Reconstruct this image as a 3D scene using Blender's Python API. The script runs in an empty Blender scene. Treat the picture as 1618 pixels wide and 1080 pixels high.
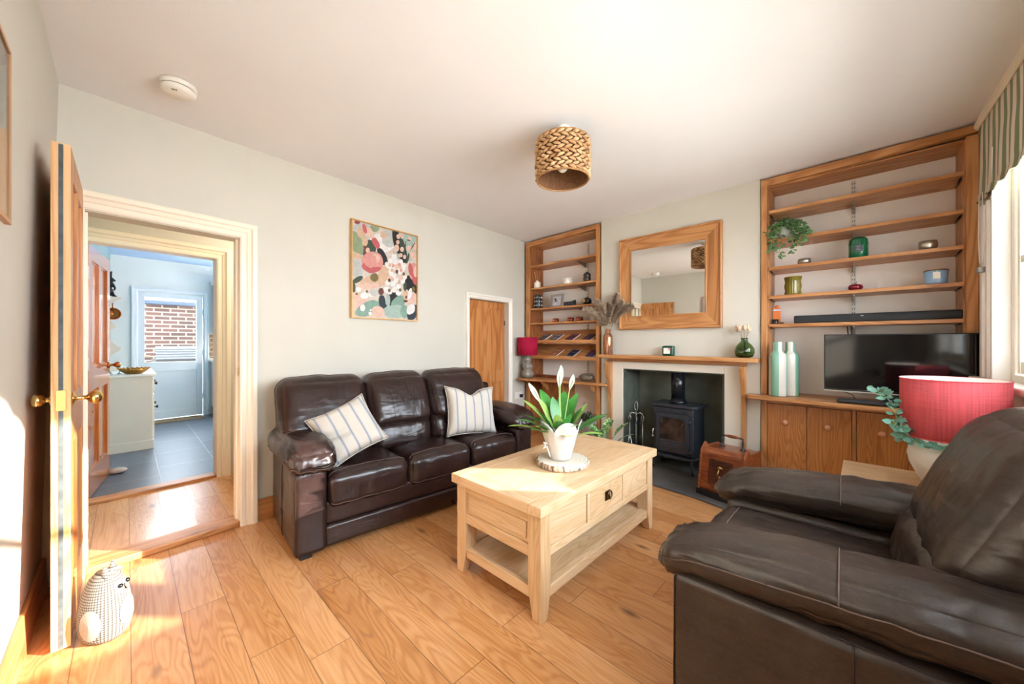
import bpy, bmesh, math, random
from mathutils import Vector, Matrix, noise, Euler
random.seed(7)
R = math.radians
SC = bpy.context.scene
COL = SC.collection

# ------------------------------------------------------------------ camera, world, sun, exposure
cam_d = bpy.data.cameras.new('camera'); cam = bpy.data.objects.new('camera', cam_d); COL.objects.link(cam)
cam_d.sensor_width = 36.0; cam_d.lens = 580.0/1618*36; cam_d.clip_start = 0.02; cam_d.clip_end = 60
cam_d.shift_y = (541-540)/1618.0
cam.location = (0, 0, 1.2); cam.rotation_euler = (R(90), 0, R(43.6))
SC.camera = cam
SC.view_settings.view_transform = 'Standard'; SC.view_settings.look = 'None'
SC.view_settings.gamma = 1.0; SC.view_settings.use_curve_mapping = False
SC.view_settings.exposure = 0.95
SC.cycles.max_bounces = 14; SC.cycles.diffuse_bounces = 9; SC.cycles.glossy_bounces = 5
SC.cycles.transparent_max_bounces = 16; SC.cycles.transmission_bounces = 8
SC.cycles.sample_clamp_indirect = 8.0; SC.cycles.caustics_reflective = False; SC.cycles.caustics_refractive = False
SC.cycles.use_denoising = True

w = bpy.data.worlds.new('sky'); SC.world = w; w.use_nodes = True
nt = w.node_tree; nt.nodes.clear()
_o = nt.nodes.new('ShaderNodeOutputWorld'); _b = nt.nodes.new('ShaderNodeBackground')
_tc = nt.nodes.new('ShaderNodeTexCoord'); _sx = nt.nodes.new('ShaderNodeSeparateXYZ'); _cr = nt.nodes.new('ShaderNodeValToRGB')
nt.links.new(_tc.outputs['Generated'], _sx.inputs[0]); nt.links.new(_sx.outputs[2], _cr.inputs[0])
_cr.color_ramp.elements[0].position = 0.0; _cr.color_ramp.elements[0].color = (0.82, 0.87, 0.92, 1)
_cr.color_ramp.elements[1].position = 0.5; _cr.color_ramp.elements[1].color = (0.76, 0.88, 1.0, 1)
nt.links.new(_cr.outputs[0], _b.inputs[0]); _b.inputs[1].default_value = 15.0
nt.links.new(_b.outputs[0], _o.inputs[0])

sun_d = bpy.data.lights.new('sun', 'SUN'); sun_d.energy = 15.0; sun_d.angle = R(0.6); sun_d.color = (1.0, 0.93, 0.84)
sun = bpy.data.objects.new('sun', sun_d); COL.objects.link(sun)
_el = R(17.2)
_dir = Vector((-0.766*math.cos(_el), -0.643*math.cos(_el), -math.sin(_el)))
sun.rotation_euler = _dir.to_track_quat('-Z', 'Y').to_euler(); sun.location = (4, 5, 4)

def area(name, loc, direction, sx, sy, energy, color, portal=False):
    d = bpy.data.lights.new(name, 'AREA'); d.shape = 'RECTANGLE'; d.size = sx; d.size_y = sy
    d.energy = energy; d.color = color
    o = bpy.data.objects.new(name, d); COL.objects.link(o); o.location = loc
    o.rotation_euler = Vector(direction).to_track_quat('-Z', 'Y').to_euler()
    if portal: d.cycles.is_portal = True
    return o
KT = {'window_portal': None}

# ------------------------------------------------------------------ frames
class Fr:
    def __init__(s, ox, oy, deg):
        s.o = (ox, oy); s.deg = deg; s.c = math.cos(R(deg)); s.s = math.sin(R(deg))
    def w(s, x, y): return (s.o[0]+x*s.c-y*s.s, s.o[1]+x*s.s+y*s.c)
    def v(s, x, y, z): a = s.w(x, y); return Vector((a[0], a[1], z))
    def l(s, X, Y):
        X -= s.o[0]; Y -= s.o[1]; return (X*s.c+Y*s.s, -X*s.s+Y*s.c)
FW = Fr(0, 0, 0)
FA = Fr(-2.957, 0.604, 4.5)      # left wall: local y runs along it, x into the room
FC = Fr(0.518, 3.579, 1.8)       # window wall
YB = 3.579                       # chimney wall
FK = Fr(*FA.w(-4.709, -0.393), 0)

# daylight through the window and the kitchen window (portals only guide the sky's light)
_p = FC.v(0.16, -1.85, 1.62); area('window_portal', _p, (-FC.c, -FC.s, 0), 3.0, 1.35, 1.0, (1, 1, 1), True)

# ------------------------------------------------------------------ materials
def lin(c):
    if isinstance(c, str):
        c = tuple(int(c[i:i+2], 16)/255 for i in (0, 2, 4))
    return tuple((x/12.92 if x <= 0.04045 else ((x+0.055)/1.055)**2.4) for x in c) + (1,)
class NT:
    def __init__(s, name):
        s.m = bpy.data.materials.new(name); s.m.use_nodes = True; s.t = s.m.node_tree
        s.t.nodes.clear(); s.out = s.n('OutputMaterial'); s.p = s.n('BsdfPrincipled'); s.l(s.p.outputs[0], s.out.inputs[0])
    def n(s, typ, **k):
        nd = s.t.nodes.new('ShaderNode'+typ)
        for a, b in k.items(): setattr(nd, a, b)
        return nd
    def l(s, a, b): s.t.links.new(a, b)
    def coord(s, scale=(1, 1, 1), kind='Object', rnd=0.0):
        tc = s.n('TexCoord'); mp = s.n('Mapping'); s.l(tc.outputs[kind], mp.inputs[0]); mp.inputs['Scale'].default_value = scale
        if rnd:
            oi = s.n('ObjectInfo'); m = s.n('VectorMath', operation='SCALE'); c = s.n('CombineXYZ')
            for i in range(3): s.l(oi.outputs['Random'], c.inputs[i])
            s.l(c.outputs[0], m.inputs[0]); m.inputs['Scale'].default_value = rnd; s.l(m.outputs[0], mp.inputs['Location'])
        return mp.outputs[0]
    def noise(s, vec, scale, detail=3, rough=.5, dist=0):
        nd = s.n('TexNoise'); s.l(vec, nd.inputs['Vector']); nd.inputs['Scale'].default_value = scale
        nd.inputs['Detail'].default_value = detail; nd.inputs['Roughness'].default_value = rough; nd.inputs['Distortion'].default_value = dist
        return nd.outputs['Fac']
    def math(s, op, a, b=None, c=None):
        nd = s.n('Math', operation=op)
        for i, v in enumerate((a, b, c)):
            if v is None: continue
            if isinstance(v, (int, float)): nd.inputs[i].default_value = v
            else: s.l(v, nd.inputs[i])
        return nd.outputs[0]
    def ramp(s, fac, stops):
        nd = s.n('ValToRGB'); s.l(fac, nd.inputs[0]); e = nd.color_ramp.elements
        while len(e) < len(stops): e.new(.5)
        for i, (p, c) in enumerate(stops): e[i].position = p; e[i].color = c if len(c) == 4 else lin(c)
        return nd.outputs[0]
    def mix(s, fac, a, b, typ='MIX'):
        nd = s.n('MixRGB', blend_type=typ)
        for i, v in enumerate((fac, a, b)):
            if isinstance(v, (int, float)): nd.inputs[i].default_value = v
            elif isinstance(v, (tuple, str)): nd.inputs[i].default_value = v if isinstance(v, tuple) and len(v) == 4 else lin(v)
            else: s.l(v, nd.inputs[i])
        return nd.outputs[0]
    def bump(s, h, dist=.001, strength=1.0, prev=None):
        nd = s.n('Bump'); s.l(h, nd.inputs['Height']); nd.inputs['Distance'].default_value = dist; nd.inputs['Strength'].default_value = strength
        if prev is not None: s.l(prev, nd.inputs['Normal'])
        s.l(nd.outputs[0], s.p.inputs['Normal']); return nd.outputs[0]
    def set(s, col=None, rough=None, **k):
        if col is not None:
            if isinstance(col, (tuple, str)): s.p.inputs['Base Color'].default_value = lin(col) if isinstance(col, str) or len(col) == 3 else col
            else: s.l(col, s.p.inputs['Base Color'])
        if rough is not None:
            if isinstance(rough, (int, float)): s.p.inputs['Roughness'].default_value = rough
            else: s.l(rough, s.p.inputs['Roughness'])
        for a, b in k.items(): s.p.inputs[a.replace('_', ' ')].default_value = b
        return s.m
def plain(name, col, rough=.5, var=.06, nscale=8, bump=0, bscale=200, **k):
    m = NT(name); v = m.coord(rnd=3)
    n = m.noise(v, nscale, 3)
    c = lin(col); d = tuple(x*(1-var) for x in c[:3])+(1,); e = tuple(min(1, x*(1+var)) for x in c[:3])+(1,)
    m.set(m.ramp(n, [(.3, d), (.7, e)]), rough, **k)
    if bump: m.bump(m.noise(v, bscale, 2), bump)
    return m.m
def wood(name, light, mid, dark, axis='X', s=1.0, rough=.42, coat=0.0, ring=12.0, knots=True, contrast=1.0):
    m = NT(name)
    sc = {'X': (.55, 5, 5), 'Y': (5, .55, 5), 'Z': (5, 5, .55)}[axis]; sf = {'X': (3, 90, 90), 'Y': (90, 3, 90), 'Z': (90, 90, 3)}[axis]
    v = m.coord(tuple(x*s for x in sc), rnd=37); vf = m.coord(tuple(x*s for x in sf), rnd=11)
    n = m.noise(v, 1.0, 2.0, .45, .35)
    rg = m.math('SINE', m.math('MULTIPLY', n, ring*6.283))
    rg = m.math('MULTIPLY_ADD', rg, .5, .5)
    rg = m.math('POWER', rg, 2.0)
    fib = m.noise(vf, 1.0, 3, .6)
    big = m.noise(v, .7, 2)
    f = m.math('ADD', m.math('MULTIPLY', rg, .34*contrast), m.math('MULTIPLY', fib, .55))
    f = m.math('ADD', f, m.math('MULTIPLY', m.math('SUBTRACT', big, .5), .7))
    col = m.ramp(f, [(.12, light), (.45, mid), (.95, dark)])
    if knots:
        vk = m.coord({'X': (2.2, 6, 6), 'Y': (6, 2.2, 6), 'Z': (6, 6, 2.2)}[axis], rnd=5)
        vo = m.n('TexVoronoi'); m.l(vk, vo.inputs['Vector']); vo.inputs['Scale'].default_value = .8
        k = m.math('LESS_THAN', vo.outputs['Distance'], .07)
        k = m.ramp(vo.outputs['Distance'], [(.03, (1, 1, 1, 1)), (.10, (0, 0, 0, 1))])
        col = m.mix(m.math('MULTIPLY', k, .7), col, m.mix(.55, dark, '2a1208'))
    m.set(col, rough, Coat_Weight=coat, Coat_Roughness=.2)
    m.bump(m.math('ADD', fib, m.math('MULTIPLY', rg, .3)), .0004, .6)
    return m.m
def floorboards(name, w_=.155, y0=.012):
    m = NT(name); tc = m.n('TexCoord'); sx = m.n('SeparateXYZ'); m.l(tc.outputs['Object'], sx.inputs[0])
    X, Y = sx.outputs[0], sx.outputs[1]
    yy = m.math('DIVIDE', m.math('SUBTRACT', Y, y0), w_); row = m.math('FLOOR', yy); fy = m.math('FRACT', yy)
    wn = m.n('TexWhiteNoise', noise_dimensions='1D'); m.l(row, wn.inputs['W'])
    xx = m.math('DIVIDE', m.math('MULTIPLY_ADD', wn.outputs['Value'], 1.9, X), 1.9); colm = m.math('FLOOR', xx); fx = m.math('FRACT', xx)
    idn = m.math('MULTIPLY_ADD', row, 7.31, m.math('MULTIPLY', colm, 3.77))
    wn2 = m.n('TexWhiteNoise', noise_dimensions='1D'); m.l(idn, wn2.inputs['W']); rid = wn2.outputs['Value']
    cb = m.n('CombineXYZ'); m.l(m.math('MULTIPLY', X, 1.0), cb.inputs[0]); m.l(m.math('MULTIPLY_ADD', fy, .9, m.math('MULTIPLY', rid, 40)), cb.inputs[1]); m.l(m.math('MULTIPLY', rid, 17), cb.inputs[2])
    n = m.noise(cb.outputs[0], 1.3, 2.2, .45, .5)
    rg = m.math('POWER', m.math('MULTIPLY_ADD', m.math('SINE', m.math('MULTIPLY', n, 105)), .5, .5), 1.6)
    cf = m.n('CombineXYZ'); m.l(m.math('MULTIPLY', X, 4), cf.inputs[0]); m.l(m.math('MULTIPLY', Y, 130), cf.inputs[1]); m.l(m.math('MULTIPLY', rid, 9), cf.inputs[2])
    fib = m.noise(cf.outputs[0], 1, 3, .6)
    big = m.noise(cb.outputs[0], .8, 2)
    f = m.math('ADD', m.math('MULTIPLY', rg, .19), m.math('MULTIPLY', fib, .45))
    f = m.math('ADD', f, m.math('MULTIPLY', m.math('SUBTRACT', big, .5), .6))
    f = m.math('ADD', f, m.math('MULTIPLY', m.math('SUBTRACT', rid, .5), .30))
    col = m.ramp(f, [(.05, 'd6a270'), (.45, 'ba7e48'), (.90, '80502c')])
    vk = m.n('CombineXYZ'); m.l(m.math('MULTIPLY', X, 2.1), vk.inputs[0]); m.l(m.math('MULTIPLY', Y, 6), vk.inputs[1])
    vo = m.n('TexVoronoi'); m.l(vk.outputs[0], vo.inputs['Vector']); vo.inputs['Scale'].default_value = 1
    k = m.ramp(vo.outputs['Distance'], [(.03, (1, 1, 1, 1)), (.13, (0, 0, 0, 1))])
    col = m.mix(m.math('MULTIPLY', k, .75), col, '4a2410')
    g1 = m.math('LESS_THAN', m.math('MINIMUM', fy, m.math('SUBTRACT', 1.0, fy)), .0105)
    g2 = m.math('LESS_THAN', m.math('MINIMUM', fx, m.math('SUBTRACT', 1.0, fx)), .0009)
    g = m.math('MAXIMUM', g1, g2)
    col = m.mix(m.math('MULTIPLY', g, .6), col, '3a1d0c')
    rn = m.math('MULTIPLY_ADD', fib, .12, .25)
    m.set(col, rn, Coat_Weight=.15, Coat_Roughness=.15)
    m.bump(m.math('ADD', m.math('MULTIPLY', g, -1.6), m.math('MULTIPLY', fib, .35)), .001, .6)
    return m.m
def leather(name, c1, c2, rough=.34, scr=.25, bumpy=1.0, peb=.25):
    m = NT(name); v = m.coord(rnd=4)
    n1 = m.noise(v, 5, 4, .6, .3)
    n2 = m.noise(v, 60, 3, .7)
    sc = m.noise(m.coord((26, 26, 120)), 1.0, 3, .6, 1.2)
    col = m.ramp(m.math('ADD', m.math('MULTIPLY', n1, .75), m.math('MULTIPLY', n2, .25)), [(.3, c1), (.7, c2)])
    thin = m.ramp(sc, [(.485, (0, 0, 0, 1)), (.5, (1, 1, 1, 1)), (.515, (0, 0, 0, 1))])
    col = m.mix(m.math('MULTIPLY', thin, scr), col, '9a8a7c')
    m.set(col, m.math('MULTIPLY_ADD', n1, .16, rough-.08), Specular_IOR_Level=.55)
    vo = m.n('TexVoronoi', feature='DISTANCE_TO_EDGE'); m.l(v, vo.inputs['Vector']); vo.inputs['Scale'].default_value = 260
    b = m.bump(vo.outputs['Distance'], .0006, peb)
    w1 = m.noise(m.coord((6, 15, 7), rnd=6), 1.0, 1.5, .5, .5)
    w2 = m.noise(m.coord((3, 5, 22), rnd=8), 1.0, 1.5, .5, .6)
    m.bump(m.math('ADD', w1, m.math('MULTIPLY', w2, .8)), .013*bumpy, .6, b)
    return m.m
def fabric(name, col, scale=900, rough=.85, var=.12, **k):
    m = NT(name); v = m.coord()
    a = m.noise(m.coord((scale*.02, scale, scale*.02)), 1, 2); b = m.noise(m.coord((scale, scale*.02, scale)), 1, 2)
    f = m.math('MULTIPLY', m.math('ADD', a, b), .5)
    c = lin(col); lo = tuple(x*(1-var) for x in c[:3])+(1,); hi = tuple(min(1, x*(1+var)) for x in c[:3])+(1,)
    m.set(m.ramp(f, [(.35, lo), (.65, hi)]), rough, **k); m.bump(f, .0006, .5)
    return m.m
def glass(name, col=(1, 1, 1), rough=.0, ior=1.45):
    m = NT(name); m.set(tuple(col) if not isinstance(col, str) else col, rough, Transmission_Weight=1.0, IOR=ior)
    return m.m
def thin_glass(name, tint=(1, 1, 1, 1), refl=.08):
    m = NT(name); m.t.nodes.remove(m.p)
    a = m.n('BsdfTransparent'); b = m.n('BsdfGlossy'); mx = m.n('MixShader'); lw = m.n('LayerWeight')
    lw.inputs[0].default_value = .25
    a.inputs[0].default_value = tint; b.inputs['Roughness'].default_value = .02
    m.l(m.math('MULTIPLY_ADD', lw.outputs['Fresnel'], .7, refl*.3), mx.inputs[0]); m.l(a.outputs[0], mx.inputs[1]); m.l(b.outputs[0], mx.inputs[2]); m.l(mx.outputs[0], m.out.inputs[0])
    return m.m
def brickmat(name, c1, c2, mortar, sx, sy, rot=(0, 0, 0), rough=.8, offs=.5, msize=.02, scale=1.0, bump=.004):
    m = NT(name); tc = m.n('TexCoord'); mp = m.n('Mapping'); m.l(tc.outputs['Object'], mp.inputs[0]); mp.inputs['Rotation'].default_value = (0, 0, rot[2] if not rot[0] else 0)
    if rot[0]:
        sp = m.n('SeparateXYZ'); cb = m.n('CombineXYZ'); m.l(mp.outputs[0], sp.inputs[0]); m.l(sp.outputs[1 if rot[2] else 0], cb.inputs[0]); m.l(sp.outputs[2], cb.inputs[1]); mp = cb
    b = m.n('TexBrick'); m.l(mp.outputs[0], b.inputs['Vector']); b.offset = offs
    b.inputs['Scale'].default_value = scale; b.inputs['Brick Width'].default_value = sx; b.inputs['Row Height'].default_value = sy; b.inputs['Mortar Size'].default_value = msize
    b.inputs['Color1'].default_value = lin(c1); b.inputs['Color2'].default_value = lin(c2); b.inputs['Mortar'].default_value = lin(mortar)
    n = m.noise(mp.outputs[0], 12, 4); col = m.mix(.25, b.outputs['Color'], m.ramp(n, [(.3, c1), (.7, c2)]))
    m.set(col, rough); m.bump(m.math('SUBTRACT', m.math('MULTIPLY', n, .3), b.outputs['Fac']), bump, .6)
    return m.m

wallpaint = plain('wall_paint', 'cdc9bd', .75, .02, 3, .0003, 150)
ceilpaint = plain('ceiling_paint', 'ecebec', .85, .01, 3, .0003, 120)
whitepaint = plain('white_gloss_paint', 'ece8de', .35, .02, 6)
creampaint = plain('cream_gloss_paint', 'ece3cf', .32, .02, 6)
alcpaint = plain('alcove_paint', 'f3efe8', .75, .02, 4)
M_floor = floorboards('oak_floorboards')
oakX = wood('oak_grain_across', 'cb9560', 'b47a47', '86532c', 'X', 1, .4)
oakY = wood('oak_grain_along', 'cb9560', 'b47a47', '86532c', 'Y', 1, .4)
oakZ = wood('oak_grain_upright', 'cb9560', 'b47a47', '86532c', 'Z', 1, .4)
elmZ = wood('burr_elm_doors', 'c98c50', 'b5743c', '84502a', 'Z', 1.3, .35, ring=26, contrast=.9)
pineZ = wood('old_pine', 'cf935a', 'b9773f', '8f5226', 'Z', .9, .38)
pinepale = wood('pale_pine_edge', 'e3b98a', 'd3a06a', 'a66f3c', 'Z', 1.2, .45)
tabX = wood('light_oak_across', 'd6b792', 'c7a278', 'a6824f', 'X', 1.6, .42, knots=False, contrast=.6, ring=16)
tabY = wood('light_oak_along', 'd6b792', 'c7a278', 'a6824f', 'Y', 1.6, .42, knots=False, contrast=.6, ring=16)
tabZ = wood('light_oak_upright', 'd6b792', 'c7a278', 'a6824f', 'Z', 1.6, .42, knots=False, contrast=.6, ring=16)
mahog = wood('dark_mahogany', '8a4a26', '6b3419', '3c1a0c', 'Z', 1.5, .3, .4)
leatherS = leather('sofa_leather', '1c1211', '35221f', .30, .03, .8, .04)
leatherC = leather('armchair_leather', '211915', '40332b', .36, .12, 1.1, .05)
threadm = plain('seam_thread', '5a473c', .6)
pipem = plain('leather_piping', '2a1f1c', .4)
brass = plain('polished_brass', 'd9b878', .18, .05, 20, Metallic=1.0)
agedbrass = plain('aged_brass', '9a7a48', .3, .1, 20, Metallic=1.0)
steel = plain('steel', 'b9b9b6', .3, .05, 20, Metallic=1.0)
castiron = plain('cast_iron', '3a3f47', .36, .1, 30, .0006, 260, Metallic=.5)
blackm = plain('black_plastic', '0c0e11', .35)
blackmat = plain('matt_black', '0a0a0b', .6)
soot = plain('sooty_render', '5c6158', .8, .45, 3, .002, 40)
slate = plain('hearth_slate', '5a5856', .38, .35, 5, .002, 30)
bakelite = plain('white_plastic', 'ece8df', .4, .02)
ceramw = plain('white_ceramic', 'e4ddd2', .4, .04)
redlinen = fabric('red_linen', 'b3143a', 700, .85, .14)

# ------------------------------------------------------------------ mesh helpers
def nb(): return bmesh.new()
def box(bm, x0, x1, y0, y1, z0, z1, mi=0):
    vs = [bm.verts.new(p) for p in ((x0, y0, z0), (x1, y0, z0), (x1, y1, z0), (x0, y1, z0), (x0, y0, z1), (x1, y0, z1), (x1, y1, z1), (x0, y1, z1))]
    for q in ((0, 3, 2, 1), (4, 5, 6, 7), (0, 1, 5, 4), (1, 2, 6, 5), (2, 3, 7, 6), (3, 0, 4, 7)):
        f = bm.faces.new([vs[i] for i in q]); f.material_index = mi
    return vs
def hexa(bm, b, t, mi=0):
    vs = [bm.verts.new(p) for p in list(b)+list(t)]
    for q in ((0, 3, 2, 1), (4, 5, 6, 7), (0, 1, 5, 4), (1, 2, 6, 5), (2, 3, 7, 6), (3, 0, 4, 7)):
        f = bm.faces.new([vs[i] for i in q]); f.material_index = mi
    return vs
def obox(bm, c, s, rot=(0, 0, 0), mi=0):
    vs = box(bm, -s[0]/2, s[0]/2, -s[1]/2, s[1]/2, -s[2]/2, s[2]/2, mi)
    M = Matrix.Translation(c) @ Euler(rot).to_matrix().to_4x4()
    for v in vs: v.co = M @ v.co
    return vs
def prism(bm, poly, h0, h1, axis='z', mi=0):
    def P(a, b, h): return {'z': (a, b, h), 'y': (a, h, b), 'x': (h, a, b)}[axis]
    lo = [bm.verts.new(P(a, b, h0)) for a, b in poly]; hi = [bm.verts.new(P(a, b, h1)) for a, b in poly]; n = len(poly)
    fs = [bm.faces.new(lo[::-1]), bm.faces.new(hi)]
    for i in range(n): fs.append(bm.faces.new((lo[i], lo[(i+1) % n], hi[(i+1) % n], hi[i])))
    for f in fs: f.material_index = mi
    return lo+hi
def lathe(bm, prof, n=32, c=(0, 0, 0), axis='z', mi=0, rib=None):
    rings = []
    for r, z in prof:
        ring = []
        for i in range(n):
            a = 2*math.pi*i/n; rr = r*(rib(a, z) if rib else 1)
            x, y = rr*math.cos(a), rr*math.sin(a)
            p = {'z': (x, y, z), 'x': (z, x, y), 'y': (x, z, y)}[axis]
            ring.append(bm.verts.new((p[0]+c[0], p[1]+c[1], p[2]+c[2])))
        rings.append(ring)
    for a, b in zip(rings, rings[1:]):
        for i in range(n):
            f = bm.faces.new((a[i], a[(i+1) % n], b[(i+1) % n], b[i])); f.material_index = mi; f.smooth = True
    for ring, rev in ((rings[0], True), (rings[-1], False)):
        f = bm.faces.new(ring[::-1] if rev else ring); f.material_index = mi
    return [v for r_ in rings for v in r_]
def tube(bm, pts, r=.01, n=8, mi=0, closed=False):
    pts = [Vector(p) for p in pts]; m = len(pts); rings = []
    up = Vector((0, 0, 1)); prev = None
    for i, p in enumerate(pts):
        a = pts[i-1] if i or closed else p; b = pts[(i+1) % m] if i < m-1 or closed else p
        t = (b-a).normalized() if (b-a).length > 1e-9 else Vector((0, 0, 1))
        if prev is None:
            s = t.cross(up if abs(t.z) < .95 else Vector((1, 0, 0))).normalized()
        else:
            s = (prev-t*prev.dot(t)).normalized()
        prev = s; q = t.cross(s); rr = r[i] if isinstance(r, (list, tuple)) else r
        rings.append([bm.verts.new(p+(s*math.cos(2*math.pi*k/n)+q*math.sin(2*math.pi*k/n))*rr) for k in range(n)])
    pr = list(zip(rings, rings[1:]))
    if closed: pr.append((rings[-1], rings[0]))
    for a, b in pr:
        for k in range(n):
            f = bm.faces.new((a[k], a[(k+1) % n], b[(k+1) % n], b[k])); f.smooth = True; f.material_index = mi
    if not closed:
        for ring, rev in ((rings[0], True), (rings[-1], False)):
            f = bm.faces.new(ring[::-1] if rev else ring); f.material_index = mi
def sphere(bm, c, r, u=16, v=10, sz=1.0, mi=0):
    lathe(bm, [(max(1e-4, r*math.sin(math.pi*i/v)), -r*sz*math.cos(math.pi*i/v)) for i in range(v+1)], u, c, mi=mi)
def leaf(bm, base, d, up, L, Wd, bend=.3, seg=6, mi=0, fold=.15, tip=1.0, mi2=None):
    base = Vector(base); d = Vector(d).normalized(); up = Vector(up); s = d.cross(up)
    if s.length < 1e-4: s = d.cross(Vector((1, .3, 0)))
    s.normalize(); nrm = s.cross(d).normalized(); p = base.copy(); rows = []
    for i in range(seg+1):
        t = i/seg; wd = Wd*.5*max(.02, math.sin(math.pi*min(1, (t*.93+.04)**(tip)))**.8)
        rows.append((bm.verts.new(p-s*wd+nrm*wd*fold), bm.verts.new(p.copy()), bm.verts.new(p+s*wd+nrm*wd*fold)))
        dd = (d-nrm*bend*t*2).normalized(); p = p+dd*(L/seg)
    for a, b in zip(rows, rows[1:]):
        for k in range(2):
            f = bm.faces.new((a[k], a[k+1], b[k+1], b[k])); f.smooth = True; f.material_index = mi if (mi2 is None or k == 0) else mi2
def weave(bm):
    pass

def P(name, bm, mats, parent=None, loc=(0, 0, 0), rot=(0, 0, 0), bevel=0, seg=2, smooth=False, sub=0, label=None, frame=None, fixn=True, solid=0):
    if fixn: bmesh.ops.recalc_face_normals(bm, faces=bm.faces)
    me = bpy.data.meshes.new(name); bm.to_mesh(me); bm.free()
    o = bpy.data.objects.new(name, me); COL.objects.link(o)
    for m in (mats if isinstance(mats, (list, tuple)) else [mats]): me.materials.append(m)
    if smooth:
        for p in me.polygons: p.use_smooth = True
    if solid:
        s = o.modifiers.new('thickness', 'SOLIDIFY'); s.thickness = solid; s.offset = 0
    if bevel:
        b = o.modifiers.new('bevel', 'BEVEL'); b.width = bevel; b.segments = seg; b.limit_method = 'ANGLE'; b.angle_limit = R(40)
        b.harden_normals = False
    if sub:
        s = o.modifiers.new('sub', 'SUBSURF'); s.levels = sub; s.render_levels = sub
    if frame is not None:
        a = frame.w(loc[0], loc[1]); loc = (a[0], a[1], loc[2]); rot = (rot[0], rot[1], rot[2]+R(frame.deg))
    o.location = loc; o.rotation_euler = rot
    if parent is not None: o.parent = parent
    if label: o['label'] = label
    return o
def T(name, label, cat, loc=(0, 0, 0), rotz=0.0, group=None, frame=None, kind=None):
    o = bpy.data.objects.new(name, None); COL.objects.link(o); o.empty_display_size = .05
    if frame is not None:
        a = frame.w(loc[0], loc[1]); loc = (a[0], a[1], loc[2]); rotz += R(frame.deg)
    o.location = loc; o.rotation_euler = (0, 0, rotz)
    if kind: o['kind'] = kind
    if label: o['label'] = label
    if cat: o['category'] = cat
    if group: o['group'] = group
    return o
def tag(o, label, cat, group=None):
    o['label'] = label; o['category'] = cat
    if group: o['group'] = group
    return o
def struct(o, label=None):
    o['kind'] = 'structure'
    if label: o['label'] = label
    return o
def copy_thing(root, loc=None, rotz=None, label=None, group=None):
    r = root.copy(); COL.objects.link(r)
    for ch in [c for c in bpy.data.objects if c.parent == root]:
        c = ch.copy(); COL.objects.link(c); c.parent = r
        for g in [x for x in bpy.data.objects if x.parent == ch]:
            d = g.copy(); COL.objects.link(d); d.parent = c
    if loc is not None: r.location = loc
    if rotz is not None: r.rotation_euler = (0, 0, rotz)
    if label: r['label'] = label
    if group: r['group'] = group
    return r
def softgrid(n):
    """surface of a cube as a grid in -1..1, denser towards the edges"""
    bm = nb(); bmesh.ops.create_cube(bm, size=2)
    bmesh.ops.subdivide_edges(bm, edges=bm.edges[:], cuts=n, use_grid_fill=True)
    for v in bm.verts:
        for i in range(3):
            t = v.co[i]; v.co[i] = math.copysign(1-(1-min(1, abs(t)))**1.5, t)
    return bm
def soft(size, r, puff=(0, 0, 0), fn=None, n=12, amp=.004, freq=9, seed=0, wr=None, seams=(), sr=.0022):
    """padded rounded block centred on 0; fn bends it; seams are polylines of unit-cube points; returns (block, seam mesh)"""
    hx, hy, hz = (s/2 for s in size)
    def mp(u, dn=0.0):
        p = Vector((u[0]*hx, u[1]*hy, u[2]*hz)); q = Vector((max(-hx+r, min(hx-r, p.x)), max(-hy+r, min(hy-r, p.y)), max(-hz+r, min(hz-r, p.z))))
        d = p-q
        nrm = d.normalized() if d.length > 1e-9 else Vector((0, 0, 0))
        if d.length > 1e-9: p = q+nrm*r
        a, b, c = 1-u[0]**2, 1-u[1]**2, 1-u[2]**2
        p.x += math.copysign(puff[0]*max(0, b)**.7*max(0, c)**.7, u[0])*abs(u[0])**3
        p.y += math.copysign(puff[1]*max(0, a)**.7*max(0, c)**.7, u[1])*abs(u[1])**3
        p.z += math.copysign(puff[2]*max(0, a)**.7*max(0, b)**.7, u[2])*abs(u[2])**3
        s = Vector((seed*3.1, seed*1.7, seed))
        k = amp*(noise.noise(p*freq+s)+.5*noise.noise(p*freq*2.3+s))
        if wr: k += wr(u, p)
        dirn = nrm if nrm.length > 0 else Vector((0, 0, 1))
        p = p+dirn*(k+dn)
        return fn(p, u) if fn else p
    bm = softgrid(n)
    for v in bm.verts: v.co = mp(tuple(v.co))
    sm = None
    if seams:
        sm = nb()
        for line in seams:
            pts = []
            for a, b in zip(line, line[1:]):
                k = 26
                for i in range(k): pts.append(mp(tuple(a[j]+(b[j]-a[j])*i/k for j in range(3)), .0022))
            pts.append(mp(tuple(line[-1]), .0022))
            tube(sm, pts, sr, 6)
    return bm, sm

# ================================================================== THE ROOM
def czt(x, y): return 2.49+.007*(y+.23)+.0086*(x+2.89)
bm = nb(); prism(bm, [(-3.02, -.45), (.75, -.45), (.75, 4.0), (-3.4, 4.0)], -.08, 0); 
struct(P('floor', bm, M_floor))
bm = nb(); cs = [(-3.3, -.5), (.85, -.5), (.85, 4.05), (-3.5, 4.05)]
hexa(bm, [(x, y, czt(x, y)) for x, y in cs], [(x, y, 2.75) for x, y in cs]); struct(P('ceiling', bm, ceilpaint))
bm = nb(); prism(bm, [(-8.6, -1.6), (1.0, -1.6), (1.0, 5.2), (-8.6, 5.2)], 2.76, 5.6); struct(P('wall_unseen_storey', bm, whitepaint))  # unseen block added above the house to keep sun off the outhouse
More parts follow.
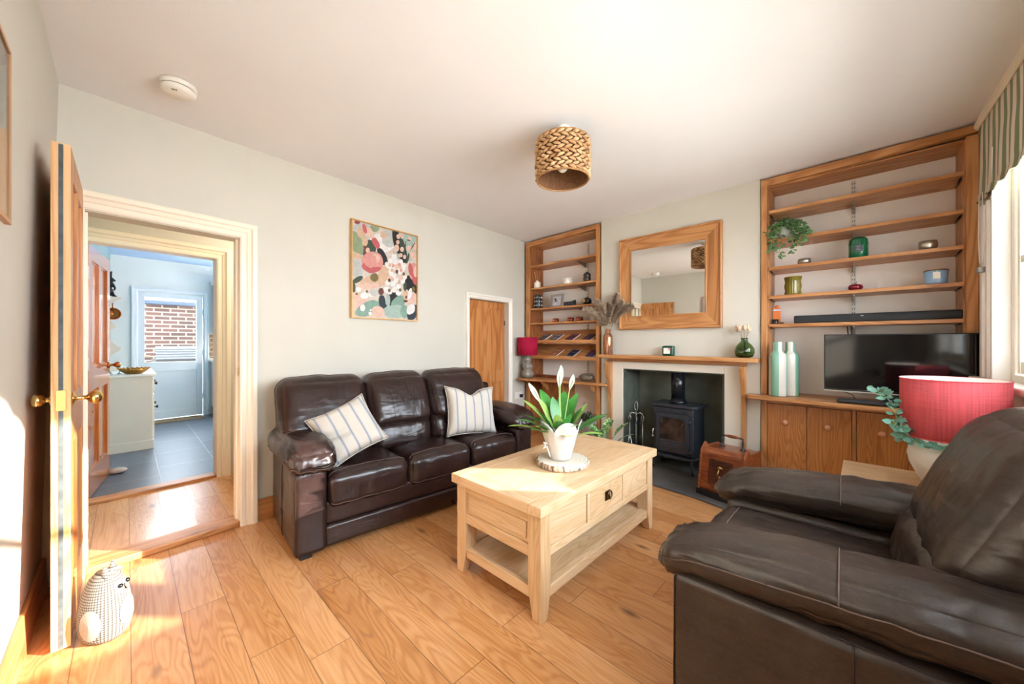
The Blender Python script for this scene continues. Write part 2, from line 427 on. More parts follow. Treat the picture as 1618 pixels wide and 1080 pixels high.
# left wall: doorway to the lobby, small cupboard door
def wall_with_holes(bm, x0, x1, y0, y1, z0, z1, holes):
    ys = sorted(set([y0, y1]+[h for q in holes for h in q[:2]]))
    for a, b in zip(ys, ys[1:]):
        hs = sorted([q for q in holes if q[0] <= a+1e-6 and q[1] >= b-1e-6], key=lambda q: q[2]); z = z0
        for q in hs:
            if q[2] > z: box(bm, x0, x1, a, b, z, q[2])
            z = q[3]
        if z < z1: box(bm, x0, x1, a, b, z, z1)
bm = nb(); wall_with_holes(bm, -.12, 0, -1.0, 3.5, -.08, 2.62, [(-.755, -.09, -.08, 1.88), (1.985, 2.665, -.08, 1.69)])
struct(P('wall_left', bm, wallpaint, frame=FA))
bm = nb(); hexa(bm, [(-3.1, -.45, -.08), (.75, -.45, -.08), (.75, -.288, -.08), (-3.1, -.292, -.08)], [(-3.1, -.45, 2.62), (.75, -.45, 2.62), (.75, -.222, 2.62), (-3.1, -.230, 2.62)])
struct(P('wall_front', bm, wallpaint))
# chimney wall with two alcoves and the fireplace niche
bm = nb()
box(bm, -3.5, -2.06, 3.87, 4.0, -.08, 2.65); box(bm, -.60, .75, 3.87, 4.0, -.08, 2.65)
box(bm, -2.06, -1.802, YB, 4.0, -.08, 2.65); box(bm, -.86, -.60, YB, 4.0, -.08, 2.65)
box(bm, -1.802, -.86, YB, 4.0, .935, 2.65); box(bm, -1.802, -.86, 3.96, 4.0, -.08, .935)
struct(P('wall_back', bm, wallpaint))
bm = nb()
box(bm, -3.30, -2.06, 3.862, 3.87, 0, 2.55); box(bm, -.60, .60, 3.862, 3.87, 0, 2.55)
struct(P('wall_alcove', bm, alcpaint))
bm = nb(); box(bm, -1.95, -1.802, YB-.012, YB, .0, 1.0); box(bm, -.86, -.70, YB-.012, YB, .0, 1.0); box(bm, -1.802, -.86, YB-.012, YB, .93, 1.0)
struct(P('trim_fireplace_panel', bm, plain('cream_fire_surround', 'e6dfd0', .6, .03, 4), bevel=.003))
bm = nb()
box(bm, -1.80, -1.785, YB, 3.95, 0, .93); box(bm, -.875, -.862, YB, 3.95, 0, .93); box(bm, -1.785, -.875, 3.93, 3.95, 0, .93); box(bm, -1.785, -.875, YB, 3.93, .92, .932); box(bm, -1.785, -.875, YB, 3.93, -.02, .012)
struct(P('wall_firebox', bm, soot))
# window wall
WY0, WY1, WZ0, WZ1 = -3.30, -.37, .985, 2.25  # near end, out of view, widened to let in extra fill light
bm = nb(); wall_with_holes(bm, 0, .11, -4.1, .45, -.08, 2.65, [(WY0, WY1, WZ0, WZ1)])
struct(P('wall_right', bm, wallpaint, frame=FC))
# skirtings
bm = nb(); hexa(bm, [(-2.93, -.287, 0), (.55, -.284, 0), (.55, -.262, 0), (-2.93, -.265, 0)], [(-2.93, -.287, .15), (.55, -.284, .15), (.55, -.268, .15), (-2.93, -.272, .15)])
struct(P('baseboard_front', bm, oakX, bevel=.004))
bm = nb(); box(bm, 0, .018, .0, 1.9, 0, .14); struct(P('baseboard_left', bm, oakY, frame=FA, bevel=.004))
bm = nb(); box(bm, -.02, 0, -3.8, -.02, 0, .14); struct(P('baseboard_right', bm, oakY, frame=FC, bevel=.004))

# architraves
PROF = [(0, 0), (0, .016), (.010, .021), (.028, .021), (.034, .017), (.040, .024), (.058, .030), (.066, .040), (.088, .040), (.095, .034), (.095, 0)]
def architrave(name, frame, xf, y0, y1, zt, sgn=1, z0=0, prof=PROF, mat=creampaint, scale=1.0):
    bm = nb(); rows = []
    for o, p in prof:
        o *= scale; p *= scale
        rows.append([bm.verts.new(q) for q in ((xf+sgn*p, y0-o, z0), (xf+sgn*p, y0-o, zt+o), (xf+sgn*p, y1+o, zt+o), (xf+sgn*p, y1+o, z0))])
    n = len(rows)
    for i in range(n):
        a, b = rows[i], rows[(i+1) % n]
        for k in range(3): bm.faces.new((a[k], a[k+1], b[k+1], b[k]))
    bm.faces.new([r_[0] for r_ in rows]); bm.faces.new([r_[3] for r_ in rows][::-1])
    return P(name, bm, mat, frame=frame)
struct(architrave('trim_1', FA, 0, -.755, -.095, 1.885))
bm = nb(); box(bm, -.13, .0, -.77, -.755, .03, 1.895); box(bm, -.13, 0, -.095, -.08, .03, 1.895); box(bm, -.13, 0, -.77, -.08, 1.885, 1.90)
box(bm, -.07, -.03, -.755, -.743, .03, 1.885); box(bm, -.07, -.03, -.107, -.095, .03, 1.885)
lin_ = P('trim_2', bm, creampaint, frame=FA, bevel=.002); struct(lin_)
bm = nb(); box(bm, -.035, -.002, -.0955, -.094, .985, 1.035); struct(P('trim_strike_plate', bm, brass, frame=FA))
bm = nb(); box(bm, -.13, .012, -.755, -.095, 0, .040); struct(P('trim_threshold', bm, oakY, frame=FA, bevel=.008))
SD = [(0, 0), (0, .012), (.01, .018), (.03, .018), (.038, .026), (.054, .026), (.054, 0)]
struct(architrave('trim_3', FA, 0, 1.988, 2.662, 1.693, prof=SD, mat=whitepaint))

# doors
def panel_door(wd, ht, th, panels, stile=.095, fr=None, nmat=0):
    """local x 0..wd, y 0..th, z 0..ht, panels = list of (x0,x1,z0,z1)"""
    bm = nb()
    xs = sorted(set([0, wd]+[p[0] for p in panels]+[p[1] for p in panels])); zs = sorted(set([0, ht]+[p[2] for p in panels]+[p[3] for p in panels]))
    for a, b in zip(xs, xs[1:]):
        z_run = None
        for c, d in zip(zs, zs[1:]):
            if any(p[0] <= a+1e-6 and p[1] >= b-1e-6 and p[2] <= c+1e-6 and p[3] >= d-1e-6 for p in panels): continue
            box(bm, a, b, 0, th, c, d)
    for p in panels:
        box(bm, p[0], p[1], th*.36, th*.64, p[2], p[3])
        for (a, b, c, d) in ((p[0], p[0]+.012, p[2], p[3]), (p[1]-.012, p[1], p[2], p[3]), (p[0]+.012, p[1]-.012, p[2], p[2]+.012), (p[0]+.012, p[1]-.012, p[3]-.012, p[3])):
            box(bm, a, b, th*.2, th*.8, c, d)
    bmesh.ops.remove_doubles(bm, verts=bm.verts, dist=1e-5)
    return bm
def four(wd, ht, s=.095, mid=(.78, .98)):
    m = wd/2
    return [(s, m-.04, .2, mid[0]), (m+.04, wd-s, .2, mid[0]), (s, m-.04, mid[1], ht-.11), (m+.04, wd-s, mid[1], ht-.11)]
# the pine door that stands open along the front wall
dl = P('door_1', panel_door(.645, 1.965, .05, four(.645, 1.965)), pineZ, loc=(-2.897, -.203, .01), rot=(0, 0, R(.2)), bevel=.003)
struct(dl)
bm = nb(); box(bm, .6452, .648, .019, .031, .005, 1.96); P('draught_strip', bm, plain('grey_draught_strip', '4b5152', .55, .35, 30), dl)
bm = nb(); box(bm, .645, .6485, .012, .038, .925, 1.005); P('latch_plate', bm, brass, dl, bevel=.001)
bm = nb(); box(bm, .6448, .6462, 0, .05, 0, 1.965); P('door_edge', bm, pinepale, dl)
for sg in (-1, 1):
    bm = nb(); y0 = 0 if sg < 0 else .05
    lathe(bm, [(.001, 0), (.027, 0), (.027, sg*.004), (.014, sg*.008), (.009, sg*.012), (.008, sg*.036), (.012, sg*.040), (.02, sg*.046), (.027, sg*.056), (.028, sg*.066), (.022, sg*.077), (.010, sg*.083), (.001, sg*.084)] if sg > 0 else
          [(.001, 0), (.027, 0), (.027, sg*.004), (.010, sg*.010), (.009, sg*.016), (.012, sg*.020), (.022, sg*.028), (.026, sg*.038), (.022, sg*.048), (.001, sg*.054)], 24, (.585, y0, .965), 'y')
    P('door_knob', bm, brass, dl, label='polished brass round knob')
bm = nb(); box(bm, -.012, .004, .046, .054, 1.62, 1.72); box(bm, -.012, .004, .046, .054, .25, .35); P('hinge', bm, blackm, dl)
# small cupboard door
d2 = P('door_2', panel_door(.67, 1.675, .035, [(.07, .265, .2, .72), (.37, .60, .2, .72), (.07, .295, .86, 1.60), (.375, .60, .86, 1.60)]), pineZ, loc=(-.062, 1.991, .012), rot=(0, 0, R(90)), frame=FA, bevel=.003); struct(d2)
bm = nb(); lathe(bm, [(.001, 0), (.022, 0), (.022, -.004), (.009, -.008), (.008, -.024), (.014, -.028), (.024, -.038), (.024, -.048), (.015, -.056), (.001, -.058)], 24, (.082, 0, .885), 'y')
P('door_knob', bm, agedbrass, d2)
bm = nb()
for z in (.3, 1.4): box(bm, .662, .672, -.006, .002, z, z+.06)
P('hinge', bm, blackm, d2)
bm = nb(); box(bm, -.14, -.12, 1.9, 2.75, 0, 1.8); struct(P('wall_cupboard_back', bm, whitepaint, frame=FA))

# ------------------------------------------------------------------ lobby
Z1 = .035
bm = nb(); box(bm, -1.11, -.13, -.95, 1.3, -.08, Z1); lf = P('floor_lobby', bm, M_floor); lf.matrix_world = Matrix.Identity(4); struct(lf)
for v in lf.data.vertices:
    a = FA.w(v.co.x, v.co.y); v.co.x, v.co.y = a
bm = nb(); box(bm, -1.1, -.12, -.95, -.80, -.05, 2.5); struct(P('wall_lobby_left', bm, wallpaint, frame=FA))
bm = nb(); box(bm, -1.1, -.12, 1.2, 1.3, -.05, 2.5); struct(P('wall_lobby_right', bm, wallpaint, frame=FA))
bm = nb(); box(bm, -1.2, -.12, -.95, 1.3, 2.45, 2.55); struct(P('ceiling_lobby', bm, ceilpaint, frame=FA))
bm = nb(); wall_with_holes(bm, -1.2, -1.1, -.95, 1.3, -.05, 2.5, [(-.712, .025, -.05, 1.93)]); struct(P('wall_lobby_back', bm, wallpaint, frame=FA))
struct(architrave('trim_4', FA, -1.1, -.712, .02, 1.925, z0=Z1, scale=1.0))
bm = nb(); box(bm, -1.21, -1.09, -.712, .02, Z1-.03, Z1+.022); struct(P('trim_kitchen_threshold', bm, oakY, frame=FA, bevel=.006))
bm = nb(); box(bm, -1.21, -1.1, -.73, -.712, Z1, 1.94); box(bm, -1.21, -1.1, .02, .035, Z1, 1.94); box(bm, -1.21, -1.1, -.73, .035, 1.925, 1.94); struct(P('trim_kitchen_lining', bm, creampaint, frame=FA))
# the foot of the stairs on the right of the lobby
st = T('staircase', 'foot of a carpeted staircase with a white string, beyond the right side of the doorway', 'stairs', (-.85, .10, Z1), 0, frame=FA)
bm = nb(); pts = [(0, 0), (.78, 0), (.78, 1.0), (.62, 1.0), (.62, .78), (.42, .78), (.42, .58), (.2, .58), (.2, .38), (0, .38)]
for k in range(5): box(bm, -.02, .72, .02+k*.2, 1.05, k*.19, (k+1)*.19)
P('carpeted_steps', bm, fabric('stair_carpet', '9c978e', 300, .95), st, bevel=.02, seg=3)
bm = nb(); prism(bm, [(0, 0), (0, .30), (.03, .36), (.10, .40), (1.05, 1.30), (1.05, 0)], -.245, -.22, 'x'); P('string', bm, whitepaint, st, loc=(.22, 0, 0), bevel=.003)

_l = bpy.data.lights.new('lobby_fill_light', 'POINT'); _l.energy = 15; _l.color = (1, .88, .72); _l.shadow_soft_size = .12  # unseen fill light added to brighten the lobby
_lo = bpy.data.objects.new('lobby_fill_light', _l); COL.objects.link(_lo); _lo.location = FA.v(-.55, .75, 2.1)
# ------------------------------------------------------------------ kitchen
kwall = plain('kitchen_wall_paint', 'd2d9d6', .7, .02, 3); kblue = plain('kitchen_ceiling_paint', 'aac4e2', .8, .02, 3); teal = plain('kitchen_teal_paint', '7d9ba0', .7, .03, 3)
kdoor = plain('pale_blue_door_paint', 'd0dce2', .4, .02, 5)
slatetile = brickmat('slate_floor_tiles', '5b6470', '49535f', '9aa0a4', .6, .4, (0, 0, R(4.5)), .35, .5, .004, 1, .002)
bm = nb(); box(bm, -4.75, -1.1, -1.1, 2.0, -.08, Z1); struct(P('floor_kitchen', bm, slatetile, frame=FA))
bm = nb(); box(bm, -4.85, -1.2, -1.1, 2.0, 2.44, 2.55); struct(P('ceiling_kitchen', bm, kblue, frame=FA))
bm = nb(); wall_with_holes(bm, -4.83, -4.709, -.8, 2.0, -.08, 2.5, [(-.13, .625, -.08, 1.945)]); struct(P('wall_kitchen_back', bm, kwall, frame=FA))
bm = nb(); box(bm, -.3, 4.0, -.12, 0, -.08, 2.5); struct(P('wall_kitchen_left', bm, teal, loc=(FK.o[0], FK.o[1], 0), rot=(0, 0, R(-1.0))))
bm = nb(); wall_with_holes(bm, -.12, 0, -4.83, -1.2, -.08, 2.5, [(-4.2, -1.9, 1.1, 2.2)]); struct(P('wall_kitchen_right', bm, kwall, frame=Fr(*FA.w(0, 1.9), 4.5-90), loc=(0, 0, 0), rot=(0, 0, 0)))
area('kitchen_portal', FA.v(-3.05, 2.05, 1.65), (.078, -.997, 0), 2.3, 1.1, 1.0, (1, 1, 1), True)
# window in the kitchen's side wall
KW = Fr(*FA.w(0, 1.9), 4.5-90)
bm = nb()
for y in (-4.2, -3.05, -1.95): box(bm, -.09, -.04, y, y+.05, 1.1, 2.2)
box(bm, -.09, -.04, -4.2, -1.9, 1.1, 1.15); box(bm, -.09, -.04, -4.2, -1.9, 2.15, 2.2)
struct(P('window_2', bm, whitepaint, frame=KW, bevel=.004))
# back door with a big pane
KX = -4.709
bd = panel_door(.735, 1.895, .045, [(.065, .665, .10, .72)])
bmesh.ops.delete(bd, geom=[v for v in bd.verts if False], context='VERTS')
bd.free(); bd = nb()
box(bd, 0, .075, 0, .045, 0, 1.9); box(bd, .665, .735, 0, .045, 0, 1.9); box(bd, .075, .665, 0, .045, 1.83, 1.9); box(bd, .075, .665, 0, .045, .72, .86); box(bd, .075, .665, 0, .045, 0, .12)
box(bd, .075, .665, .014, .03, .12, .72)
for k in range(6): box(bd, .08+k*.098, .172+k*.098, .031, .034, .12, .72)
kd = P('door_4', bd, kdoor, loc=(KX-.05, .615, Z1+.012), rot=(0, 0, R(-90)), frame=FA, bevel=.003); struct(kd)
for v in kd.data.vertices: v.co.y = -v.co.y
kd.data.flip_normals()
for v in kd.data.vertices: v.co.y += .045
bm = nb(); box(bm, .075, .665, .020, .026, .86, 1.83); P('door_pane', bm, thin_glass('clear_pane'), kd)
bm = nb(); lathe(bm, [(.02, 0), (.022, .02), (.006, .025), (.006, .05)], 12, (.69, -.0, .0), 'y'); bm.free()
bm = nb(); box(bm, .675, .715, -.006, 0, .86, .99); lathe(bm, [(.02, -.012), (.02, -.006), (.001, -.005)], 12, (.695, 0, .875), 'y'); tube(bm, [(.695, 0, .95), (.695, -.035, .95), (.60, -.04, .955)], .007, 8)
hd = P('door_handle', bm, agedbrass, kd)
bm = nb()
for z in (.25, .95, 1.6): box(bm, -.012, .002, -.006, .004, z, z+.09)
P('hinge', bm, blackm, kd)
struct(architrave('trim_5', FA, KX, -.128, .628, 1.955, z0=Z1, prof=SD, mat=kdoor, scale=1.1))
mt = tag(P('door_mat', (lambda b: (box(b, -.15, .15, -.30, .30, 0, .012), b)[1])(nb()), fabric('jute_mat', '8d7458', 200, .95), loc=(KX+.2, .28, Z1), frame=FA, bevel=.004), 'thin brown doormat on the slate floor at the foot of the glazed back door', 'doormat')
# open pine door of the kitchen
kl = P('door_3', panel_door(.745, 1.885, .042, four(.745, 1.885, .1, (.80, .98))), plain('varnished_pine', 'b06a35', .2, .15, 6, Coat_Weight=.6), loc=(-1.21, -.725, Z1+.01), rot=(0, 0, R(180-11.5)), frame=FA, bevel=.003); struct(kl)
for v in kl.data.vertices: v.co.y -= .021
for k, z in enumerate((.28, .95, 1.62)):
    bm = nb(); box(bm, -.012, .0, -.024, .024, z, z+.095)
    for q in (-.014, .014):
        for h in (.015, .045, .08): lathe(bm, [(.0035, -.0145), (.0035, -.011)], 8, (0, q, z+h), 'x') if False else None
    P('hinge', bm, steel, kl)
bm = nb(); lathe(bm, [(.001, 0), (.03, 0), (.03, -.006), (.012, -.012), (.010, -.03), (.02, -.04), (.029, -.055), (.024, -.07), (.001, -.078)], 20, (.68, -.021, .96), 'y')
P('door_knob', bm, plain('copper_knob', 'c07c4a', .2, .05, 20, Metallic=1.0), kl)

# dresser with a plate rack, standing along the kitchen's left side
cream = plain('dresser_cream_paint', 'd9cfbf', .55, .03, 4)
dr = T('kitchen_dresser', 'cream painted dresser base with white top and dark knobs standing behind the kitchen door', 'dresser', (-2.72, -.19, Z1), R(-4.5), frame=FA)
bm = nb(); box(bm, -1.25, 0, -.33, 0, .06, .80); box(bm, -1.26, .008, -.335, .008, 0, .10); P('body', bm, cream, dr, bevel=.004)
bm = nb(); box(bm, -1.28, .02, -.34, .025, .80, .825); P('worktop', bm, whitepaint, dr, bevel=.004)
for k in range(3):
    bm = nb(); box(bm, -.42-k*.41, -.03-k*.41, 0, .012, .62, .78); dw = P('drawer', bm, cream, dr, bevel=.003)
    bm = nb(); lathe(bm, [(.001, .012), (.008, .012), (.007, .025), (.017, .032), (.017, .042), (.001, .047)], 14, (-.225-k*.41, 0, .70), 'y'); P('knob', bm, blackm, dw)
    bm = nb(); box(bm, -.42-k*.41, -.03-k*.41, 0, .012, .12, .59); dw = P('cupboard_door', bm, cream, dr, bevel=.003)
    bm = nb(); lathe(bm, [(.001, .012), (.008, .012), (.007, .025), (.017, .032), (.017, .042), (.001, .047)], 14, (-.08-k*.41, 0, .45), 'y'); P('knob', bm, blackm, dw)
rk = T('plate_rack', 'cream wall rack with scalloped sides above the dresser', 'rack', (-2.76, -.565, .90), 0, frame=FA)
pr = [(0, 0), (.11, 0), (.10, .03), (.05, .075), (.05, .13), (.07, .17), (.13, .22), (.14, .245), (.11, .27), (.06, .32), (.045, .38), (.06, .43), (.10, .46), (.105, .48), (.07, .52), (.05, .58), (.05, .66), (.08, .72), (.14, .765), (.14, .78), (0, .78)]
for k in range(2):
    bm = nb(); prism(bm, pr, -.01-k*1.15, .01-k*1.15, 'x'); P('side_panel', bm, cream, rk, bevel=.002)
for z in (.235, .47, .765):
    bm = nb(); box(bm, -1.14, -.01, 0, .10, z-.008, z+.008); P('shelf', bm, cream, rk)
# hare figurine on the rack
bm = nb()
sphere(bm, (0, 0, .06), .036, 14, 10, 1.4); sphere(bm, (.0, .012, .135), .027, 14, 10, 1.3); sphere(bm, (.0, .022, .185), .021, 12, 8, 1.1)
sphere(bm, (0, .040, .180), .011, 10, 6)
for sx in (-1, 1):
    tube(bm, [(sx*.008, .018, .2), (sx*.014, .012, .23), (sx*.018, .016, .262), (sx*.016, .022, .275)], [.007, .011, .009, .002], 8)
    tube(bm, [(sx*.02, .02, .05), (sx*.022, .035, .02), (sx*.02, .055, .006)], [.016, .012, .009], 8)
    tube(bm, [(sx*.018, .03, .14), (sx*.018, .045, .10), (sx*.012, .04, .08)], [.009, .007, .006], 8)
tag(P('hare_figurine', bm, blackmat, loc=(-2.80, -.515, .90+.774), frame=FA), 'black upright hare figurine with long ears on top of the cream rack', 'figurine')
bm = nb(); lathe(bm, [(.001, 0), (.055, 0), (.06, .01), (.062, .035), (.058, .035), (.054, .006), (.001, .004)], 24, (0, 0, 0), 'x'); tube(bm, [(.02, .0, .06), (.02, 0, .11)], .005, 6)
tag(P('copper_pan', bm, plain('copper', 'b5723f', .22, .08, 12, Metallic=1.0), loc=(-2.735, -.492, 1.50), frame=FA), 'small copper pan hanging from the side of the cream rack', 'pan')
bm = nb()
lathe(bm, [(.03, 0), (.06, .002), (.10, .03), (.122, .06), (.118, .062), (.095, .034), (.055, .008), (.001, .006)], 40, rib=lambda a, z: 1+.02*math.cos(a*20)*(z > .03))
for i in range(20):
    a = i*math.pi/10; sphere(bm, (.12*math.cos(a), .12*math.sin(a), .062), .009, 8, 6)
tag(P('gold_bowl', bm, plain('gold_bowl_metal', 'b8863e', .3, .1, 14, Metallic=.9), loc=(-2.80, -.33, Z1+.8255), frame=FA), 'gold beaded-rim bowl on the white dresser top', 'bowl')
gmt = plain('pale_green_glassware', '9fc9b8', .1, .1, 10); gl0 = None
for i in range(5):
    loc_ = FA.v(-2.95-.065*(i % 3), -.49+.065*(i//3), Z1+.8255)
    if gl0 is None:
        bm = nb(); lathe(bm, [(.016, 0), (.017, .003), (.003, .007), (.003, .040), (.018, .050), (.024, .078), (.020, .098), (.018, .098), (.021, .078), (.002, .048)], 16)
        gl0 = g_ = P('drinking_glass', bm, gmt, loc=loc_)
    else:
        g_ = gl0.copy(); COL.objects.link(g_); g_.location = loc_
    tag(g_, 'pale green stemmed glass %s in the cluster on the dresser' % ('nearest the rack side', 'second along the rack', 'third along the rack', 'in front nearest the door', 'in front further back')[i], 'glass', 'glasses on the kitchen dresser')
bm = nb(); sphere(bm, (0, 0, .022), .06, 16, 10, .42)
for v in bm.verts: v.co.x *= .75; v.co += Vector((0, 0, .006*noise.noise(v.co*30)))
tag(P('door_stop_stone', bm, plain('beach_stone', 'b4aba0', .7, .15, 20), loc=(-1.90, -.51, Z1+.002), frame=FA), 'smooth beach stone lying on the slate floor against the open kitchen door', 'stone')
# right of the back door: worktop end, tiled splashback, wall cupboard
ku = T('kitchen_base_unit', 'pale blue kitchen base unit with white worktop right of the glazed back door', 'kitchen unit', (-4.40, .72, Z1), 0, frame=FA)
bm = nb(); box(bm, -.3, .3, .0, .5, .12, .86); P('body', bm, kdoor, ku, bevel=.003)
bm = nb(); box(bm, -.3, .28, .03, .5, 0, .12); P('plinth', bm, plain('dark_plinth', '3b3833', .6), ku)
bm = nb(); box(bm, -.3, .33, -.03, .5, .86, .895); P('worktop', bm, whitepaint, ku, bevel=.005)
bm = nb(); box(bm, 0, .012, .70, 1.3, .95, 1.33)
tl = P('splashback', bm, brickmat('brick_splashback', '9c7c5c', '6b5038', 'cfc4b0', .2, .075, (R(90), 0, R(90)), .4, .5, .008, 1, .002), loc=(KX, 0, 0), frame=FA); tag(tl, 'brown brick-effect tiled splashback right of the back door', 'splashback')
wc = T('wall_cupboard', 'white wall cupboard at the right edge of the kitchen view', 'cupboard', (-4.55, .76, 1.34), 0, frame=FA)
bm = nb(); box(bm, -.14, .15, 0, .6, 0, .78); P('body', bm, whitepaint, wc, bevel=.004)
bm = nb(); box(bm, -.14, .13, -.012, 0, .01, .77); P('cupboard_door', bm, kdoor, wc, bevel=.003)
bm = nb(); prism(bm, [(-.16, .78), (.19, .78), (.16, .86), (-.16, .86)], -.05, .55, 'y'); P('cornice', bm, whitepaint, wc, bevel=.004)
# outside the back door
EX = T('neighbouring_outhouse', 'pale brick outbuilding seen through the glazed back door', 'building', (-6.9, .3, 0), 0, frame=FA)
bm = nb(); box(bm, -.2, 0, -2.5, 3.0, -.1, 1.98); P('brick_wall', bm, brickmat('old_brick', '4a3029', '2f1f1b', '857b70', .235, .078, (R(90), 0, R(90)), .85, .5, .012), EX)
bm = nb(); box(bm, 0, .10, -2.5, 3.0, 1.93, 2.02); P('gutter', bm, plain('grey_gutter', '2e3a4a', .4), EX, bevel=.02)
bm = nb()
for k in range(7): obox(bm, (-.02-k*.13, .2, 2.06+k*.06), (.17, 5.4, .012), (0, R(22), 0))
P('roof_slates', bm, plain('roof_slates', '6b6d72', .6, .1, 8), EX)
NB = T('neighbouring_house', 'brick side wall of the house next door, outside the kitchen window', 'building', (-3.0, 6.5, 0), 0, frame=FA)  # unseen wall, sized to keep direct sun out of the kitchen
bm = nb(); box(bm, -3.5, 12, 0, .25, -.1, 4.6); P('brick_wall', bm, brickmat('red_brick', 'b9857a', '9c6b60', 'd8d0c4', .235, .078, (R(90), 0, 0), .85, .5, .012), NB)
bm = nb(); box(bm, -3.55, 12.05, -.08, .33, 4.6, 4.66); P('coping', bm, whitepaint, NB)
LT = T('lean_to_roof', 'low slated lean-to roof outside the back door in front of the brick wall', 'roof', (-6.2, .22, 0), 0, frame=FA)
bm = nb()
for k in range(5): obox(bm, (.02*k, .52-k*0+0, 1.10-k*.045), (.03, 1.0, .06), (0, R(-35), 0))
P('roof_slates', bm, plain('lean_to_slates', '4b4d52', .5, .1, 8), LT)
bm = nb(); box(bm, -.5, .05, .02, 1.02, 0, .9); P('brick_wall', bm, plain('grey_render', '3a3733', .8), LT)
bm = nb(); box(bm, -12, -4.83, -6, 8, -.2, -.08); struct(P('ground', bm, plain('yard_paving', 'a8a196', .9, .1, 2), frame=FA))
bm = nb(); box(bm, .27, 12, -12, 6, -.2, -.08); struct(P('ground', bm, plain('street_paving', 'd8d2c8', .9, .1, 2), frame=FC))  # unseen ground, made pale to bounce light up to the ceiling

# ------------------------------------------------------------------ window in the right wall
WG = T('window_1', None, None, (0, 0, 0), 0, frame=FC, kind='structure')
bm = nb()
x0, x1 = .04, .09
def bar(a, b, c, d, xx0=x0, xx1=x1): box(bm, xx0, xx1, a, b, c, d)
bar(WY0, WY0+.05, WZ0, WZ1); bar(WY1-.05, WY1, WZ0, WZ1); bar(WY0+.05, WY1-.05, WZ0, WZ0+.05); bar(WY0+.05, WY1-.05, WZ1-.05, WZ1)
P('window_frame', bm, whitepaint, WG, bevel=.004)
for a, b in ((WY0+.055, -2.19), (-2.13, -1.06), (-.88, WY1-.055)):
    bm = nb(); bar(a, a+.035, WZ0+.055, WZ1-.055, .048, .076); bar(b-.035, b, WZ0+.055, WZ1-.055, .048, .076); bar(a+.045, b-.045, WZ0+.055, WZ0+.12, .048, .076); bar(a+.045, b-.045, WZ1-.12, WZ1-.055, .048, .076); bar(a+.045, b-.045, 1.60, 1.64, .048, .076)
    P('sash', bm, whitepaint, WG, bevel=.004)
bm = nb(); bar(-2.19, -2.13, WZ0+.05, WZ1-.05, .04, .085); bar(-1.05, -.89, WZ0+.05, WZ1-.05, .02, .11); P('mullions', bm, whitepaint, WG, bevel=.004)
bm = nb(); box(bm, .060, .064, WY0+.06, WY1-.06, WZ0+.06, WZ1-.06); P('window_pane', bm, thin_glass('window_glass'), WG)
bm = nb(); box(bm, -.055, .04, WY0-.06, WY1+.30, WZ0-.02, WZ0+.015); P('window_sill', bm, whitepaint, WG, bevel=.008)
# panelled shutter casing beside the window
bm = nb()
for a, b, d in ((-.37, -.35, .024), (-.35, -.27, .010), (-.27, -.25, .022), (-.25, -.165, .010), (-.165, -.12, .020)): box(bm, -d, 0, a, b, 1.0, 1.995)
box(bm, -.024, .04, -.377, -.37, 1.0, 2.25)
struct(P('trim_window_casing', bm, plain('bright_white_casing', 'f6f5f2', .35, .01, 6), frame=FC, bevel=.003))
bm = nb(); prism(bm, [(0, 2.465), (-.022, 2.465), (-.034, 2.48), (-.034, 2.50), (-.018, 2.515), (-.018, 2.56), (0, 2.56)], -3.7, -.075, 'x');
for v in bm.verts: v.co = Vector((v.co.y, v.co.x, v.co.z))
struct(P('trim_cornice', bm, creampaint, frame=FC, bevel=.002))
# striped roman blind
m = NT('striped_blind'); tc = m.n('TexCoord'); sx = m.n('SeparateXYZ'); m.l(tc.outputs['Object'], sx.inputs[0])
wv = m.math('ADD', sx.outputs[1], m.math('MULTIPLY', m.noise(m.coord((1, 1, 2.5)), 2.2, 1), .03))
st_ = m.math('GREATER_THAN', m.math('FRACT', m.math('DIVIDE', wv, .088)), .52)
m.set(m.mix(st_, 'dccfbc', '7d8a6c'), .9); m.bump(m.noise(m.coord(), 700, 1), .0005)
bl = T('roman_blind', 'green and cream striped blind raised at the top of the window', 'blind', (0, 0, 0), 0, frame=FC)
bm = nb(); N = 140; M_ = 10; g = [[None]*(M_+1) for _ in range(N+1)]
for i in range(N+1):
    y = -.10-3.4*i/N
    for j in range(M_+1):
        z = 2.475-(.455*j/M_); zz = j/M_
        if j == M_: z += .005*math.sin(y*36)
        x = -.014-.005*math.sin(y*36+1)*zz-.006*zz-(.006 if j == M_ else 0)
        g[i][j] = bm.verts.new((x, y, z))
for i in range(N):
    for j in range(M_): bm.faces.new((g[i][j], g[i+1][j], g[i+1][j+1], g[i][j+1]))
P('blind_fabric', bm, m.m, bl, smooth=True, solid=.006)
bm = nb(); tube(bm, [(-.03, -.165, 2.05), (-.032, -.17, 1.8), (-.03, -.18, 1.66), (-.03, -.205, 1.635), (-.03, -.245, 1.66), (-.032, -.25, 2.05)], .0025, 6); P('pull_cord', bm, whitepaint, bl)
bm = nb(); box(bm, -.045, -.012, -.235, -.185, 1.60, 1.63); P('cord_cleat', bm, steel, bl, bevel=.003)

